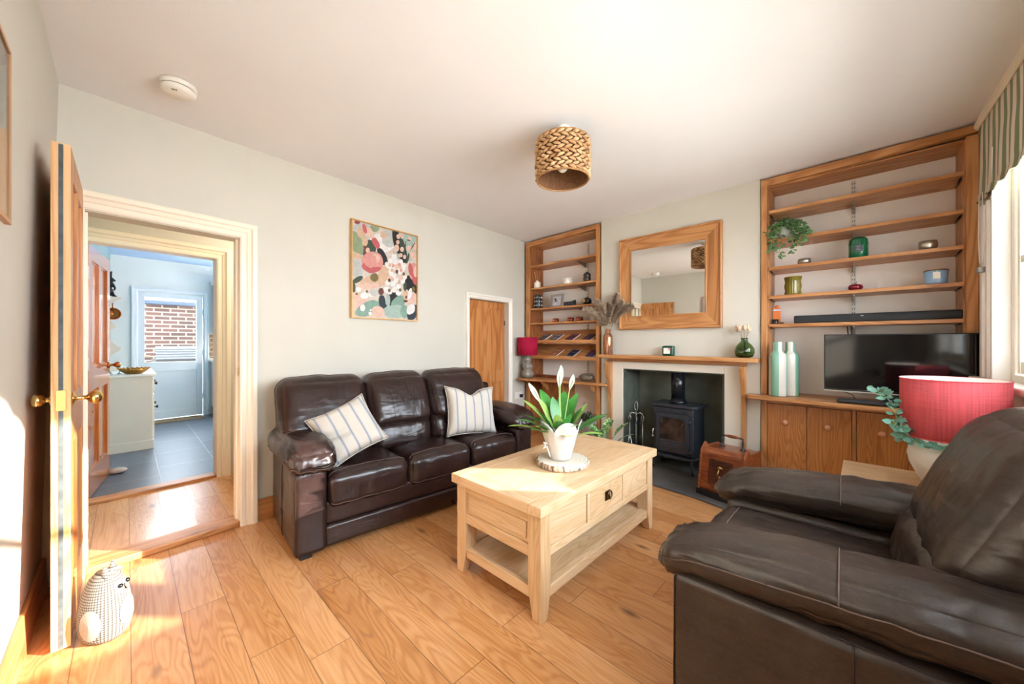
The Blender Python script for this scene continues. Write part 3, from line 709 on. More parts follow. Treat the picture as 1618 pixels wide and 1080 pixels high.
# ================================================================== SOFA AND ARMCHAIR
def suite(name, label, cat, loc, rot, Wd, depth, arm, seats, backs, lm, seat_h=.455, back_h=.95, rise=.0, bx=.38, frame=None, creases=1.0, n=12, bt=.17, padw=.085, padt=.155, padz=.555, seamw=-.35, lumf=0.0, hid=1.0):
    """local x: 0 front .. -depth back, y: 0..Wd"""
    root = T(name, label, cat, loc, rot, frame=frame)
    D = depth
    sr = .0020
    # carcass
    bm = nb(); box(bm, -D+.02, -.012, arm-.01, Wd-arm+.01, .03, .15); P('base_rail', bm, lm, root, bevel=.02, seg=4, smooth=True)
    b, sm = soft((D-.06, Wd-2*arm+.02, .15), .03, (.012, 0, 0), None, n, .002)
    fr = P('front_border', b, lm, root, loc=(-D/2-.0, Wd/2, .215), smooth=True)
    b, sm = soft((.12, Wd-.02, back_h-.17), .04, (0, 0, 0), (lambda p, u: Vector((p.x-.0*p.z, p.y, p.z))), n, .002)
    P('back_panel', b, lm, root, loc=(-D+.06, Wd/2, .05+(back_h-.19)/2), smooth=True)
    for k, y0 in enumerate((0, Wd-arm)):
        sg = -1 if k == 0 else 1
        b, sm = soft((D, arm, .47), .028, (0, .004, 0), None, n, .0015, 9, k,
                     seams=[[(-1, sg*1, 1), (1, sg*1, 1)], [(1, sg*1, 1), (1, sg*1, -1)], [(.05, sg*1, 1), (.05, sg*1, -1)]] if 1 else ())
        ap = P('arm_panel', b, lm, root, loc=(-D/2, y0+arm/2, .02+.235), smooth=True)
        P('piping', sm, pipem, ap, smooth=True)
        L_ = D-.02+.07
        def fn(p, u, L_=L_, sg=sg):
            t = (p.x+L_/2)/L_            # 0 back .. 1 front
            q = p.copy()
            q.z += rise*(1-t) - .035*max(0, t-.82)/.18*max(0, t-.55) + .012*math.sin(t*math.pi)
            if t > .85: q.z -= .025*((t-.85)/.15)**2*(1 if u[2] > 0 else .5)
            q.y *= 1+.06*math.sin(t*math.pi)
            return q
        def wr(u, p, L_=L_, sd=k):
            t = (p.x+L_/2)/L_; e = max(0, (t-.6)/.4)
            f = -.0075*creases*e*abs(math.sin(p.y*55+noise.noise(p*14)*4+sd))**.6 if t > .6 else 0
            mid = math.exp(-((t-.52)/.018)**2)*-.006
            dia = -.007*creases*max(0, noise.noise(Vector((p.x*13+p.y*9, p.y*5, sd*3+p.z*4))))*(.4+.6*math.sin(t*math.pi))
            return f+mid+dia+.004*creases*noise.noise(Vector((p.x*28, p.y*10, sd*2+p.z*16)))
        b, sm = soft((L_, arm+padw, padt), padt*.45, (.012, .012, .018), fn, max(n, 22), .003, 8, k+5, wr,
                     seams=[[(.04, -1, seamw), (.04, -1, 1), (.04, 1, 1), (.04, 1, seamw)], [(-1, sg, seamw), (1, sg, seamw), (1, -sg, seamw)]])
        ap = P('arm_pad', b, lm, root, loc=(-L_/2+.055, y0+arm/2-sg*.012*hid, padz), smooth=True)
        P('seam', sm, threadm, ap, smooth=True)
    # seat cushions
    for k, (a, c) in enumerate(seats):
        def fn(p, u):
            q = p.copy()
            if u[2] > 0: q.z += .012*(1-u[1]**2)
            return q
        def wr(u, p, sd=k):
            return -.006*creases*abs(noise.noise(Vector((p.x*9, p.y*20, sd*5+p.z*6))))+.003*noise.noise(Vector((p.x*30, p.y*14, sd)))
        dep = D-.16
        b, sm = soft((dep, c-a-.004, .20), .055, (.014, 0, .014), fn, max(n, 16), .003, 7, k+11, wr,
                     seams=[[(.80, -1, 1), (.80, 1, 1)], [(1, -1, -.75), (1, 1, -.75)]])
        sc_ = P('seat_cushion', b, lm, root, loc=(-dep/2+.012, (a+c)/2, seat_h-.115), smooth=True)
        P('seam', sm, threadm, sc_, smooth=True)
    # back: lumbar roll below, fat upper cushion above
    for k, (a, c) in enumerate(backs):
        hu = back_h-.615; y = (a+c)/2
        def tilt(x0, z0, lean):
            def fn(p, u):
                q = p.copy(); q.x = p.x-lean*p.z; return q
            return fn
        def wr(u, p, sd=k):
            e = max(0, -u[2]); return -.008*creases*e*e*abs(math.sin(p.y*30+noise.noise(p*7)*4))-.010*creases*abs(noise.noise(Vector((p.x*6, p.y*10+p.z*5, sd*4))))*(.5+.5*e)
        b, sm = soft((bt+.03, c-a-.006, .23), .07, (.022, 0, .0), tilt(0, 0, .25), max(n, 14), .004, 9, k+21, wr)
        P('lumbar_cushion', b, lm, root, loc=(-bx-bt/2+lumf, y, seat_h+.07), smooth=True)
        b, sm = soft((bt+.06, c-a+.004, hu+.05), .085, (.03, 0, .012), tilt(0, 0, .42), max(n, 18), .006, 7, k+31, wr,
                     seams=[[(.1, -1, -1), (.1, -1, 1), (.1, 1, 1), (.1, 1, -1)]])
        uc = P('back_cushion', b, lm, root, loc=(-bx-bt/2-.055, y, .60+hu/2), smooth=True)
        P('seam', sm, threadm, uc, smooth=True)
    for x in (-.05, -D+.05):
        for y in (.06, Wd-.06):
            bm = nb(); box(bm, x-.03, x+.03, y-.03, y+.03, 0, .03); P('foot', bm, blackmat, root)
    return root
suite('sofa', 'dark brown three-seat leather sofa with padded arms against the left wall', 'sofa', (-2.215, .625, 0), R(-5.0), 1.79, .69, .165,
      [(.165, .665), (.665, 1.165), (1.165, 1.625)], [(-.01, .545), (.545, 1.03), (1.03, 1.60)], leatherS, bx=.34, creases=1.5, n=22)
suite('armchair', 'large dark brown leather armchair in the right foreground facing the sofa', 'armchair', (-.455, 2.075, 0), R(181.5), .90, .88, .17,
      [(.17, .73)], [(.15, .75)], leatherC, seat_h=.485, back_h=.99, rise=.05, bx=.61, creases=1.6, n=36, bt=.20, padw=.03, padt=.135, padz=.535, seamw=.1, lumf=.05, hid=0)

# striped scatter cushions
def pillow(name, label, loc, rot, w_, h_, t_, dent, stripes_x=True):
    m = NT(name+'_linen'); tc = m.n('TexCoord'); sx = m.n('SeparateXYZ'); m.l(tc.outputs['Object'], sx.inputs[0])
    f = m.math('FRACT', m.math('ADD', m.math('DIVIDE', sx.outputs[0], .072), .5))
    d = m.math('ABSOLUTE', m.math('SUBTRACT', f, .5))
    s1 = m.math('LESS_THAN', d, .065); s2 = m.math('LESS_THAN', m.math('ABSOLUTE', m.math('SUBTRACT', d, .10)), .016)
    a = m.noise(m.coord((20, 900, 900)), 1, 2)
    base = m.mix(a, 'b8b1a6', 'cbc5bb')
    col = m.mix(m.math('MULTIPLY', s1, .75), base, '6d7c96'); col = m.mix(m.math('MULTIPLY', s2, .5), col, '8d97a8')
    m.set(col, .9); m.bump(a, .0006, .6)
    bm = nb(); N = 22; top = {}; bot = {}
    for i in range(N+1):
        for j in range(N+1):
            u, v = i/N*2-1, j/N*2-1
            pin = 1-.10*(1-abs(u)**2.2)*(abs(v)**3) ; pin2 = 1-.10*(1-abs(v)**2.2)*(abs(u)**3)
            x = u*w_/2*pin2; z = v*h_/2*pin
            th = t_/2*max(0, (1-u**4))**.5*max(0, (1-v**4))**.5
            k = dent(u, v) if dent else (0, 0, 0)
            nz = .008*noise.noise(Vector((u*3, v*3, t_*30)))
            top[i, j] = bm.verts.new((x+k[0], -th+k[1]-nz*(th > .01), z+k[2]))
            bot[i, j] = top[i, j] if i in (0, N) or j in (0, N) else bm.verts.new((x+k[0], th+k[1]*.4, z+k[2]))
    for i in range(N):
        for j in range(N):
            bm.faces.new((top[i, j], top[i+1, j], top[i+1, j+1], top[i, j+1]))
            q = (bot[i, j], bot[i, j+1], bot[i+1, j+1], bot[i+1, j]); bm.faces.new(q)
    rim = [top[i, 0].co.copy() for i in range(N)]+[top[N, j].co.copy() for j in range(N)]+[top[i, N].co.copy() for i in range(N, 0, -1)]+[top[0, j].co.copy() for j in range(N, 0, -1)]
    t = T(name, label, 'cushion', loc, 0, group='striped scatter cushions on the sofa')
    t.rotation_euler = rot
    c = P('cover', bm, m.m, t, smooth=True, sub=1)
    pm = nb(); tube(pm, rim, .0035, 6, closed=True); P('piping', pm, fabric('cushion_piping', 'b9b3a8', 300), t)
    return t
def dent1(u, v):
    # karate-chop crease that folds the upper left quarter down
    k = math.exp(-((v+.15+.25*u)**2)/.012)*max(0, -u+.15)**.8; return (.01*k, .045*k, -.01*k)
def dent2(u, v):
    k = math.exp(-(u**2)/.10)*max(0, v)**2; return (0, .02*k, -.055*k)
S5 = Fr(-2.215, .625, -5.0)
p1 = S5.v(-.19, .335, .645); p2 = S5.v(-.235, 1.32, .64)
pillow('scatter_cushion', 'striped cream cushion slumped and creased at the near arm of the sofa', p1, (R(-30), R(-22), R(85-5+4)), .37, .35, .14, dent1)
pillow('scatter_cushion', 'striped cream cushion standing upright with a notched top at the far arm of the sofa', p2, (R(-18), R(4), R(85-5-6)), .44, .40, .14, dent2)

# ================================================================== COFFEE TABLE
ct = T('coffee_table', 'light oak coffee table with three drawer fronts and a lower shelf', 'table', (-1.27, 1.785, 0), 0)
hx, hy = .285, .575          # leg outer half sizes
def leg_mesh(sx, sy):
    bm = nb(); w_ = .072
    x1, y1 = sx*hx, sy*hy
    a = (x1, y1); zs = [(0, .045), (.12, w_), (.465, w_)]
    prev = None
    for z, k in zs:
        ring = [bm.verts.new(q) for q in ((x1, y1, z), (x1-sx*k, y1, z), (x1-sx*k, y1-sy*k, z), (x1, y1-sy*k, z))]
        if prev:
            for i in range(4): bm.faces.new((prev[i], prev[(i+1) % 4], ring[(i+1) % 4], ring[i]))
        else: bm.faces.new(ring)
        prev = ring
    bm.faces.new(prev[::-1]); return bm
for sx in (-1, 1):
    for sy in (-1, 1): P('leg', leg_mesh(sx, sy), tabZ, ct, bevel=.003)
bm = nb(); zt = .51; X, Y = .305, .598
box(bm, -X+.075, X-.075, -Y+.075, Y-.075, zt-.045, zt-.0008); tp = P('tabletop', bm, tabY, ct, bevel=.001)
for sx in (-1, 1):
    bm = nb(); box(bm, sx*X-(.0755 if sx > 0 else 0), sx*X+(.0755 if sx < 0 else 0), -Y+.0, Y, zt-.046, zt)
    P('edge_board', bm, tabY, tp, bevel=.004, seg=3)
for sy in (-1, 1):
    bm = nb(); box(bm, -X+.0752, X-.0752, sy*Y-(.0755 if sy > 0 else 0), sy*Y+(.0755 if sy < 0 else 0), zt-.046, zt)
    P('end_board', bm, tabX, tp, bevel=.004, seg=3)
# case: end panels, rails, drawers
for sy in (-1, 1):
    bm = nb(); y = sy*hy
    def yb(d0, d1): return (min(y-sy*d0, y-sy*d1), max(y-sy*d0, y-sy*d1))
    a, b = yb(.004, .03); box(bm, -hx+.07, hx-.07, a, b, .425, .465); box(bm, -hx+.07, hx-.07, a, b, .265, .315)
    a, b = yb(.014, .026); box(bm, -hx+.07, hx-.07, a, b, .315, .425)
    a, b = yb(.008, .02); box(bm, -hx+.09, hx-.09, a, b, .333, .408)
    P('end_panel', bm, tabX, ct, bevel=.0025)
    bm = nb(); a, b = yb(.006, .03); box(bm, -hx+.07, hx-.07, a, b, .085, .135); P('shelf_rail', bm, tabX, ct, bevel=.003)
for sx in (-1, 1):
    bm = nb(); x = sx*hx
    def xb(d0, d1): return (min(x-sx*d0, x-sx*d1), max(x-sx*d0, x-sx*d1))
    a, b = xb(.004, .03); box(bm, a, b, -hy+.07, hy-.07, .445, .465); box(bm, a, b, -hy+.07, hy-.07, .265, .300)
    for yy in (-.186, .186): box(bm, a, b, yy-.013, yy+.013, .300, .445)
    P('side_rail', bm, tabY, ct, bevel=.002)
    for i, (y0, y1) in enumerate(((-hy+.074, -.202), (-.170, .170), (.202, hy-.074))):
        bm = nb(); a, b = xb(.006 if i == 1 else .010, .028); box(bm, a, b, y0, y1, .303, .442); dw = P('drawer', bm, tabY, ct, bevel=.002)
        if i == 1 and sx > 0:
            bm = nb(); box(bm, hx-.006, hx-.003, -.026, .026, .355, .405); lathe(bm, [(.001, 0), (.009, 0), (.009, .008), (.001, .009)], 14, (hx-.003, 0, .388), 'x')
            tube(bm, [(hx+.010, .021*math.sin(t*.42), .386-.021*math.cos(t*.42)*1.0) for t in range(15)], .004, 8, closed=False)
            P('drawer_pull', bm, plain('aged_bronze', '6b5a41', .3, .2, 40, Metallic=1.0), dw)
    bm = nb(); a, b = xb(.006, .05); box(bm, a, b, -hy+.07, hy-.07, .085, .132); P('shelf_rail', bm, tabY, ct, bevel=.003)
bm = nb(); box(bm, -hx+.045, hx-.045, -hy+.028, hy-.028, .10, .125); P('lower_shelf', bm, tabY, ct, bevel=.002)
# wood slice
bm = nb(); rr = [.150*(1+.045*noise.noise(Vector((math.cos(a*math.pi/36)*1.5, math.sin(a*math.pi/36)*1.5, 3)))) for a in range(72)]
rings = []
for z, k in ((0, .95), (.004, .985), (.018, 1.0), (.027, .985), (.03, .955), (.0303, .93), (.0303, .5), (.0303, .02)):
    rings.append([bm.verts.new((rr[a]*k*math.cos(a*math.pi/36), rr[a]*k*math.sin(a*math.pi/36), z)) for a in range(72)])
for q, (a, b) in enumerate(zip(rings, rings[1:])):
    for i in range(72):
        f = bm.faces.new((a[i], a[(i+1) % 72], b[(i+1) % 72], b[i])); f.material_index = 1 if q < 5 else 0
bm.faces.new(rings[0][::-1]).material_index = 1; bm.faces.new(rings[-1])
mw = NT('cut_wood'); sp = mw.n('TexWave', wave_type='RINGS', rings_direction='Z'); mw.l(mw.coord(), sp.inputs['Vector']); sp.inputs['Scale'].default_value = 14; sp.inputs['Distortion'].default_value = 2; mw.set(mw.mix(mw.math('MULTIPLY', sp.outputs['Fac'], .3), 'cfc5b4', 'b3a084'), .75)
mb = NT('birch_bark'); nn = mb.noise(mb.coord((60, 60, 14)), 1, 4, .7); mb.set(mb.ramp(nn, [(.40, '5a4a3f'), (.52, 'b7a48f'), (.7, 'e4d8c8')]), .85); mb.bump(nn, .003)
tag(P('wood_slice', bm, [mw.m, mb.m], loc=(-1.235, 1.715, .511)), 'round wood slice with rough bark edge on the coffee table', 'wood slice')
# wrapped peace lily
PL = (-1.24, 1.70, .5415)
pl = T('peace_lily', 'peace lily with white blooms in a pot wrapped in pale paper on the wood slice', 'plant', PL, R(43.6))
bm = nb(); lathe(bm, [(.052, 0), (.056, .003), (.07, .10), (.078, .15), (.074, .15), (.06, .12), (.001, .12)], 36); pot = P('pot', bm, plain('pale_grey_paper', 'd6d6d4', .6, .03), pl)
bm = nb(); N = 72; rows = []
for j in range(13):
    t = j/12; ring = []
    for i in range(N):
        a = 2*math.pi*i/N
        k = (.5+.5*math.cos(a*5+.6))*max(0, t-.5)*2
        fl = .055+.046*t+.012*t*t + k*.010*t + .008*math.sin(a*5+.6)*max(0, t-.45)
        z = .002+.165*t+max(0, t-.5)*2*(.060*abs(math.cos(a*2.5+.3))**.7)
        ring.append(bm.verts.new((fl*math.cos(a), fl*math.sin(a), z)))
    rows.append(ring)
for a, b in zip(rows, rows[1:]):
    for i in range(N): bm.faces.new((a[i], a[(i+1) % N], b[(i+1) % N], b[i]))
P('paper_wrap', bm, plain('white_wrapping_paper', 'bdbbb7', .6, .03, 6), pl, smooth=True, solid=.0012)
bm = nb(); tube(bm, [(-.075, -.03, .085), (-.082, -.045, .10), (-.10, -.05, .108), (-.088, -.045, .09), (-.10, -.055, .075), (-.08, -.045, .082), (-.07, -.035, .05), (-.060, -.03, .02)], .004, 6); P('ribbon_bow', bm, plain('white_ribbon', 'e9e4e2', .5), pl)
mg = plain('glossy_green_leaf', '3f7f34', .35, .35, 8); mgl = plain('light_green_leaf', '8fae55', .4, .2, 8); mst = plain('green_stem', '9cbf6a', .5); mwh = plain('white_spathe', 'b4b8a8', .45, .04)
random.seed(3)
def frond(az, tilt, L, Wd, bend, mat=mg, h0=.10, r0=.015):
    """leaf on a stalk: az in the camera-facing frame (x right, y away)"""
    d = Vector((math.cos(az)*math.sin(tilt), math.sin(az)*math.sin(tilt), math.cos(tilt))); b0 = Vector((math.cos(az)*r0, math.sin(az)*r0, h0))
    st0 = L*.30; p1_ = b0+d*st0
    bm = nb(); tube(bm, [b0, b0+d*st0*.5, p1_], .0025, 6); nrm = Vector((-math.cos(az)*math.cos(tilt), -math.sin(az)*math.cos(tilt), math.sin(tilt)))
    leaf(bm, p1_, d, nrm, L*.7, Wd, bend, 8, fold=.25)
    return P('leaf', bm, mat, pl, fixn=False)
for a, t, L, w_, b, mt_ in [(180, 62, .30, .05, .35, mgl), (170, 45, .24, .055, .25, mg), (195, 30, .23, .06, .15, mg), (150, 24, .27, .065, .12, mgl), (110, 16, .25, .07, .1, mg), (60, 18, .25, .07, .12, mg),
                            (30, 42, .27, .05, .05, mgl), (5, 58, .29, .055, .10, mg), (-20, 66, .24, .05, .3, mgl), (-60, 40, .20, .055, .3, mgl), (-100, 34, .20, .06, .25, mg), (-140, 48, .21, .055, .3, mg), (15, 30, .22, .05, .1, mg),
                            (120, 28, .33, .08, .2, mg), (75, 30, .32, .08, .2, mg), (45, 26, .30, .07, .15, mg), (165, 36, .31, .075, .2, mgl), (-10, 50, .30, .07, .2, mg), (200, 50, .28, .07, .3, mg), (90, 40, .24, .06, .25, mg), (130, 55, .24, .06, .3, mg), (215, 55, .22, .055, .3, mg), (250, 20, .18, .06, .1, mgl), (300, 22, .19, .055, .1, mg), (-80, 55, .17, .05, .4, mgl)]:
    frond(R(a), R(t), L, w_, b, mt_)
for x, z, y, L in ((-.175, .30, -.02, .125), (.0, .40, 0, .11), (-.012, .375, -.02, .09), (.070, .35, .01, .085)):
    bm = nb(); top = Vector((x*1.02, y, z+.12-.0)); base = Vector((x*.15, y*.3, .10)); mid = (top+base)/2+Vector((-x*.10, 0, .02)); ctrl = []
    for i in range(9):
        t = i/8; ctrl.append(base*(1-t)**2+mid*2*t*(1-t)+top*t*t)
    dd = (ctrl[-1]-ctrl[-2]).normalized(); n_end = int(8)
    cut = ctrl[-1]-dd*L
    tube(bm, ctrl[:-1]+[ctrl[-1]-dd*.0], .0024, 6)
    fl = P('flower_stem', bm, mst, pl)
    bm = nb(); leaf(bm, cut, dd, Vector((.3, -1, .2)), L*1.1, .031, -.10, 8, fold=.55, tip=1.3); leaf(bm, cut, dd, Vector((-.5, -1, .1)), L*1.0, .022, .05, 8, fold=.6, tip=1.3); P('spathe', bm, mwh, fl, fixn=False)

# ================================================================== BUILT-IN ALCOVE UNITS
YF = YB-.012          # front of the oak posts
def post(parent, x0, x1, z0, z1, y0=YF, y1=YB+.035, mat=None, name='post'):
    bm = nb(); box(bm, x0, x1, y0, y1, z0, z1); return P(name, bm, mat or oakZ, parent, bevel=.003)
def shelf_rail(parent, x, z0, z1):
    bm = nb(); box(bm, x-.013, x+.013, 3.850, 3.861, z0, z1)
    rl = P('slotted_rail', bm, plain('white_steel_rail', 'd8d6d0', .4), parent, bevel=.001)
    bm = nb(); k = z0+.02
    while k < z1-.02:
        for q in (-.006, .006): box(bm, x+q-.0018, x+q+.0018, 3.8488, 3.8502, k, k+.012)
        k += .032
    P('slots', bm, blackmat, rl)
    return rl
def bracket(parent, x, z):
    bm = nb(); prism(bm, [(3.85, z-.055), (3.85, z-.002), (3.66, z-.002), (3.66, z-.010)], x-.004, x+.004, 'x'); P('shelf_bracket', bm, steel, parent)

# ---- left unit
lu = T('alcove_bookcase', 'oak alcove bookcase left of the chimney with candles, frames and sloping magazine shelves', 'bookcase', (0, 0, 0))
post(lu, -3.150, -3.108, .0, 2.43); post(lu, -2.122, -2.078, .0, 2.455)
bm = nb(); hexa(bm, [(-3.150, YF, 2.43), (-2.078, YF, 2.455), (-2.078, YB+.035, 2.455), (-3.150, YB+.035, 2.43)], [(-3.150, YF, 2.487), (-2.078, YF, 2.506), (-2.078, YB+.035, 2.506), (-3.150, YB+.035, 2.487)]); P('header', bm, oakX, lu, bevel=.003)
bm = nb(); box(bm, -3.110, -3.098, YB+.035, 3.86, 0, 2.44); P('side_board', bm, wood('oak_shaded_side', 'a5683a', '8c522a', '5f3318', 'Z', 1, .5), lu)  # left board is a darker copy of the oak, shade put into its colour
bm = nb(); box(bm, -2.118, -2.106, YB+.035, 3.86, 0, 2.44); P('side_board', bm, oakZ, lu)
bm = nb(); box(bm, -3.11, -2.10, YB+.035, 3.86, 2.435, 2.447); P('top_board', bm, oakX, lu)
LZ = [2.185, 1.897, 1.637, 1.452]
for z in LZ:
    bm = nb(); box(bm, -3.097, -2.119, YB+.012, 3.862, z-.022, z); P('shelf', bm, oakX, lu, bevel=.002)
rl = shelf_rail(lu, -2.40, .80, 2.40)
for z in LZ[:3]: bracket(lu, -2.425, z-.022)
# two sloping magazine shelves with a front lip
def sloping(zf, zb):
    bm = nb(); hexa(bm, [(-3.097, YB+.012, zf-.02), (-2.119, YB+.012, zf-.02), (-2.119, 3.84, zb-.02), (-3.097, 3.84, zb-.02)], [(-3.097, YB+.012, zf), (-2.119, YB+.012, zf), (-2.119, 3.84, zb), (-3.097, 3.84, zb)])
    P('magazine_shelf', bm, oakX, lu, bevel=.002)
    bm = nb(); box(bm, -3.097, -2.119, YB-.002, YB+.012, zf-.032, zf+.012); P('shelf_lip', bm, oakX, lu, bevel=.002)
sloping(1.222, 1.36); sloping(1.030, 1.18)
SLOPE = math.atan2(.14, .255)
# wide wavy-front shelf for the lamp
bm = nb(); prism(bm, [(-3.145, 3.862), (-3.145, YB-.02), (-3.10, 3.36), (-3.02, 3.33), (-2.777, 3.40), (-2.357, 3.455), (-1.96, 3.50), (-1.93, 3.53), (-1.93, YB-.014), (-2.10, YB-.014), (-2.10, 3.862)], .735, .760); P('lamp_shelf', bm, oakX, lu, bevel=.004)
bm = nb(); prism(bm, [(YB-.012, .735), (YB-.012, .62), (YB-.03, .62), (3.42, .735)], -2.80, -2.775, 'x'); P('bracket', bm, oakZ, lu, bevel=.002)
bm = nb(); prism(bm, [(YB-.012, .735), (YB-.012, .66), (YB-.03, .66), (3.50, .735)], -2.16, -2.135, 'x'); P('bracket', bm, oakZ, lu, bevel=.002)
bm = nb(); box(bm, -2.62, -2.595, 3.62, 3.86, 0, .735); P('divider', bm, oakZ, lu)
bm = nb(); box(bm, -3.097, -2.62, 3.84, 3.862, 0, .735); P('back_board', bm, oakZ, lu)

# ---- right unit
ru = T('alcove_cabinet', 'oak alcove cabinet right of the chimney with open shelves above knobbed elm doors', 'cabinet', (0, 0, 0))
post(ru, -.594, -.552, 0, 2.47); post(ru, .467, .516, 0, 2.47)
bm = nb(); hexa(bm, [(-.594, YF, 2.462), (.516, YF, 2.482), (.516, YB+.035, 2.482), (-.594, YB+.035, 2.462)], [(-.594, YF, 2.520), (.516, YF, 2.530), (.516, YB+.035, 2.530), (-.594, YB+.035, 2.520)]); P('header', bm, oakX, ru, bevel=.003)
bm = nb(); box(bm, -.556, -.544, YB+.035, 3.86, 0, 2.46); P('side_board', bm, oakZ, ru)
bm = nb(); box(bm, .460, .472, YB+.035, 3.86, 0, 2.46); P('side_board', bm, oakZ, ru)
bm = nb(); box(bm, -.55, .468, YB+.035, 3.86, 2.458, 2.470); P('top_board', bm, oakX, ru)
RZ = [2.262, 2.027, 1.806, 1.576, 1.348]
for i, z in enumerate(RZ):
    bm = nb(); box(bm, -.543, .459, YB-.004, 3.862, z-.024, z+.001); P('shelf', bm, oakX, ru, bevel=.002)
    for x in (-.536, .452):
        bm = nb(); tube(bm, [(x, 3.62, z-.028), (x, 3.80, z-.032)], .005, 6); P('shelf_support', bm, blackm, ru)
    bracket(ru, -.040, z-.024)
shelf_rail(ru, -.045, 1.05, 2.44)
bm = nb(); prism(bm, [(-.68, YB-.014), (-.68, 3.46), (-.66, 3.437), (-.203, 3.392), (.137, 3.357), (.485, 3.325), (.50, 3.36), (.50, 3.562), (.46, 3.562), (.46, 3.862), (-.543, 3.862), (-.543, 3.562), (-.6, 3.562)], .752, .780); P('counter', bm, oakX, ru, bevel=.005)
bm = nb(); box(bm, -.552, .467, YF+.004, YB+.02, .715, .752); P('top_rail', bm, oakX, ru, bevel=.002)
bm = nb(); box(bm, -.552, .467, YF+.004, YB+.02, .0, .07); P('plinth', bm, oakX, ru, bevel=.002)
post(ru, -.050, -.026, .07, .715, YF+.006, YB+.03)
for i, (a, b) in enumerate(((-.550, -.303), (-.300, -.052), (-.024, .222), (.225, .466))):
    bm = nb(); box(bm, a, b, YF-.002, YF+.018, .073, .712); dd = P('cupboard_door', bm, elmZ, ru, bevel=.002)
    kx = {0: -.432, 1: -.178, 2: .101, 3: .30}[i]
    bm = nb(); lathe(bm, [(.001, 0), (.010, 0), (.009, -.010), (.018, -.018), (.021, -.026), (.016, -.034), (.001, -.037)], 20, (kx, YF-.002, .578), 'y'); P('knob', bm, wood('beech_knob', 'ebb890', 'd9a078', 'b27a52', 'X', 3, .35), dd)

# ---- mantelpiece
ms = T('mantelpiece', 'oak mantel shelf on slim tapered legs around the fireplace', 'mantelpiece', (0, 0, 0))
bm = nb(); box(bm, -2.033, -.597, 3.445, YB-.013, 1.040, 1.076)
P('mantel_shelf', bm, oakX, ms, bevel=.003)
bm = nb(); box(bm, -1.95, -.69, YB-.035, YB-.013, 1.005, 1.040); P('under_rail', bm, oakX, ms, bevel=.002)
for x0, x1 in ((-1.950, -1.918), (-.722, -.692)):
    bm = nb(); prism(bm, [(YB-.013, 0), (YB-.013, 1.005), (3.455, 1.005), (3.455, .985), (3.50, .80), (3.535, .60), (3.545, 0)], x0, x1, 'x'); P('leg', bm, oakZ, ms, bevel=.003)
bm = nb(); prism(bm, [(-1.96, 3.072), (-1.50, 3.062), (-.93, 3.012), (-.70, 2.955), (-.66, 3.2), (-.66, YB-.014), (-1.96, YB-.014)], .0005, .014)
tag(P('hearth_slab', bm, slate, bevel=.003), 'dark slate hearth slab set on the floor before the wood stove', 'hearth')

# ---- mirror
mr = T('mirror', 'large mirror in a broad oak frame above the mantel', 'mirror', (-1.352, YB-.002, 1.797), 0)
hw, hh = .478, .465
bm = nb(); fw = .135
def mitred(bm, hw, hh, prof, yofs=0):
    rows = []
    for o, p in prof: rows.append([bm.verts.new(q) for q in ((-hw+o, -p, -hh+o), (hw-o, -p, -hh+o), (hw-o, -p, hh-o), (-hw+o, -p, hh-o))])
    n = len(rows)
    for i in range(n):
        a, b = rows[i], rows[(i+1) % n]
        for k in range(4): bm.faces.new((a[k], a[(k+1) % 4], b[(k+1) % 4], b[k]))
def mitred_side(hw, hh, prof, side):
    """one mitred length of a frame; side 0 bottom,1 right,2 top,3 left"""
    bm = nb(); rows = []
    for o, p in prof:
        q = ((-hw+o, -p, -hh+o), (hw-o, -p, -hh+o), (hw-o, -p, hh-o), (-hw+o, -p, hh-o)); rows.append((bm.verts.new(q[side]), bm.verts.new(q[(side+1) % 4])))
    n = len(rows)
    for i in range(n): bm.faces.new((rows[i][0], rows[i][1], rows[(i+1) % n][1], rows[(i+1) % n][0]))
    bm.faces.new([r_[0] for r_ in rows]); bm.faces.new([r_[1] for r_ in rows][::-1]); return bm
mp_ = [(0, 0), (0, .040), (.006, .044), (.016, .040), (.018, .030), (.122, .022), (.126, .026), (.138, .024), (.140, 0)]
for k in range(4): P('frame_side', mitred_side(hw, hh, mp_, k), oakX if k in (0, 2) else oakZ, mr)
bm = nb(); box(bm, -hw+.135, hw-.135, -.002, .002, -hh+.135, hh-.135)
mm = NT('silvered_glass'); mm.set((.93, .94, .93), .01, Metallic=1.0); P('mirror_glass', bm, mm.m, mr, loc=(0, -.021, 0), rot=(0, 0, R(2.6)))

# ================================================================== WOOD STOVE
sv = T('wood_stove', 'black cast iron wood-burning stove with a glass door inside the fireplace', 'stove', (-1.268, 3.47, .014), R(-1.5))
# local: x -.20..+.20, y front 0 .. .30 back
bm = nb(); box(bm, -.185, .185, .015, .30, .15, .585); P('body', bm, castiron, sv, bevel=.012, seg=3)
bm = nb(); prism(bm, [(-.215, .03), (-.185, -.005), (.185, -.005), (.215, .03), (.215, .315), (-.215, .315)], .585, .612); P('top_plate', bm, castiron, sv, bevel=.007, seg=3)
bm = nb(); prism(bm, [(-.205, .03), (-.175, -.045), (.175, -.045), (.205, .03), (.205, .31), (-.205, .31)], .13, .152); P('ash_lip', bm, castiron, sv, bevel=.007, seg=3)
bm = nb(); box(bm, -.17, .17, .002, .02, .535, .58)
for i in range(9): obox(bm, (-.12+i*.03, .0, .558+.004*math.sin(i*1.9)), (.022, .008, .012), (0, .5*(-1)**i, 0))
P('frieze_panel', bm, castiron, sv, bevel=.002)
bm = nb()
for a, b, c, d in ((-.15, -.115, .175, .53), (.115, .15, .175, .53), (-.115, .115, .49, .53), (-.115, .115, .175, .285)): box(bm, a, b, -.012, .014, c, d)
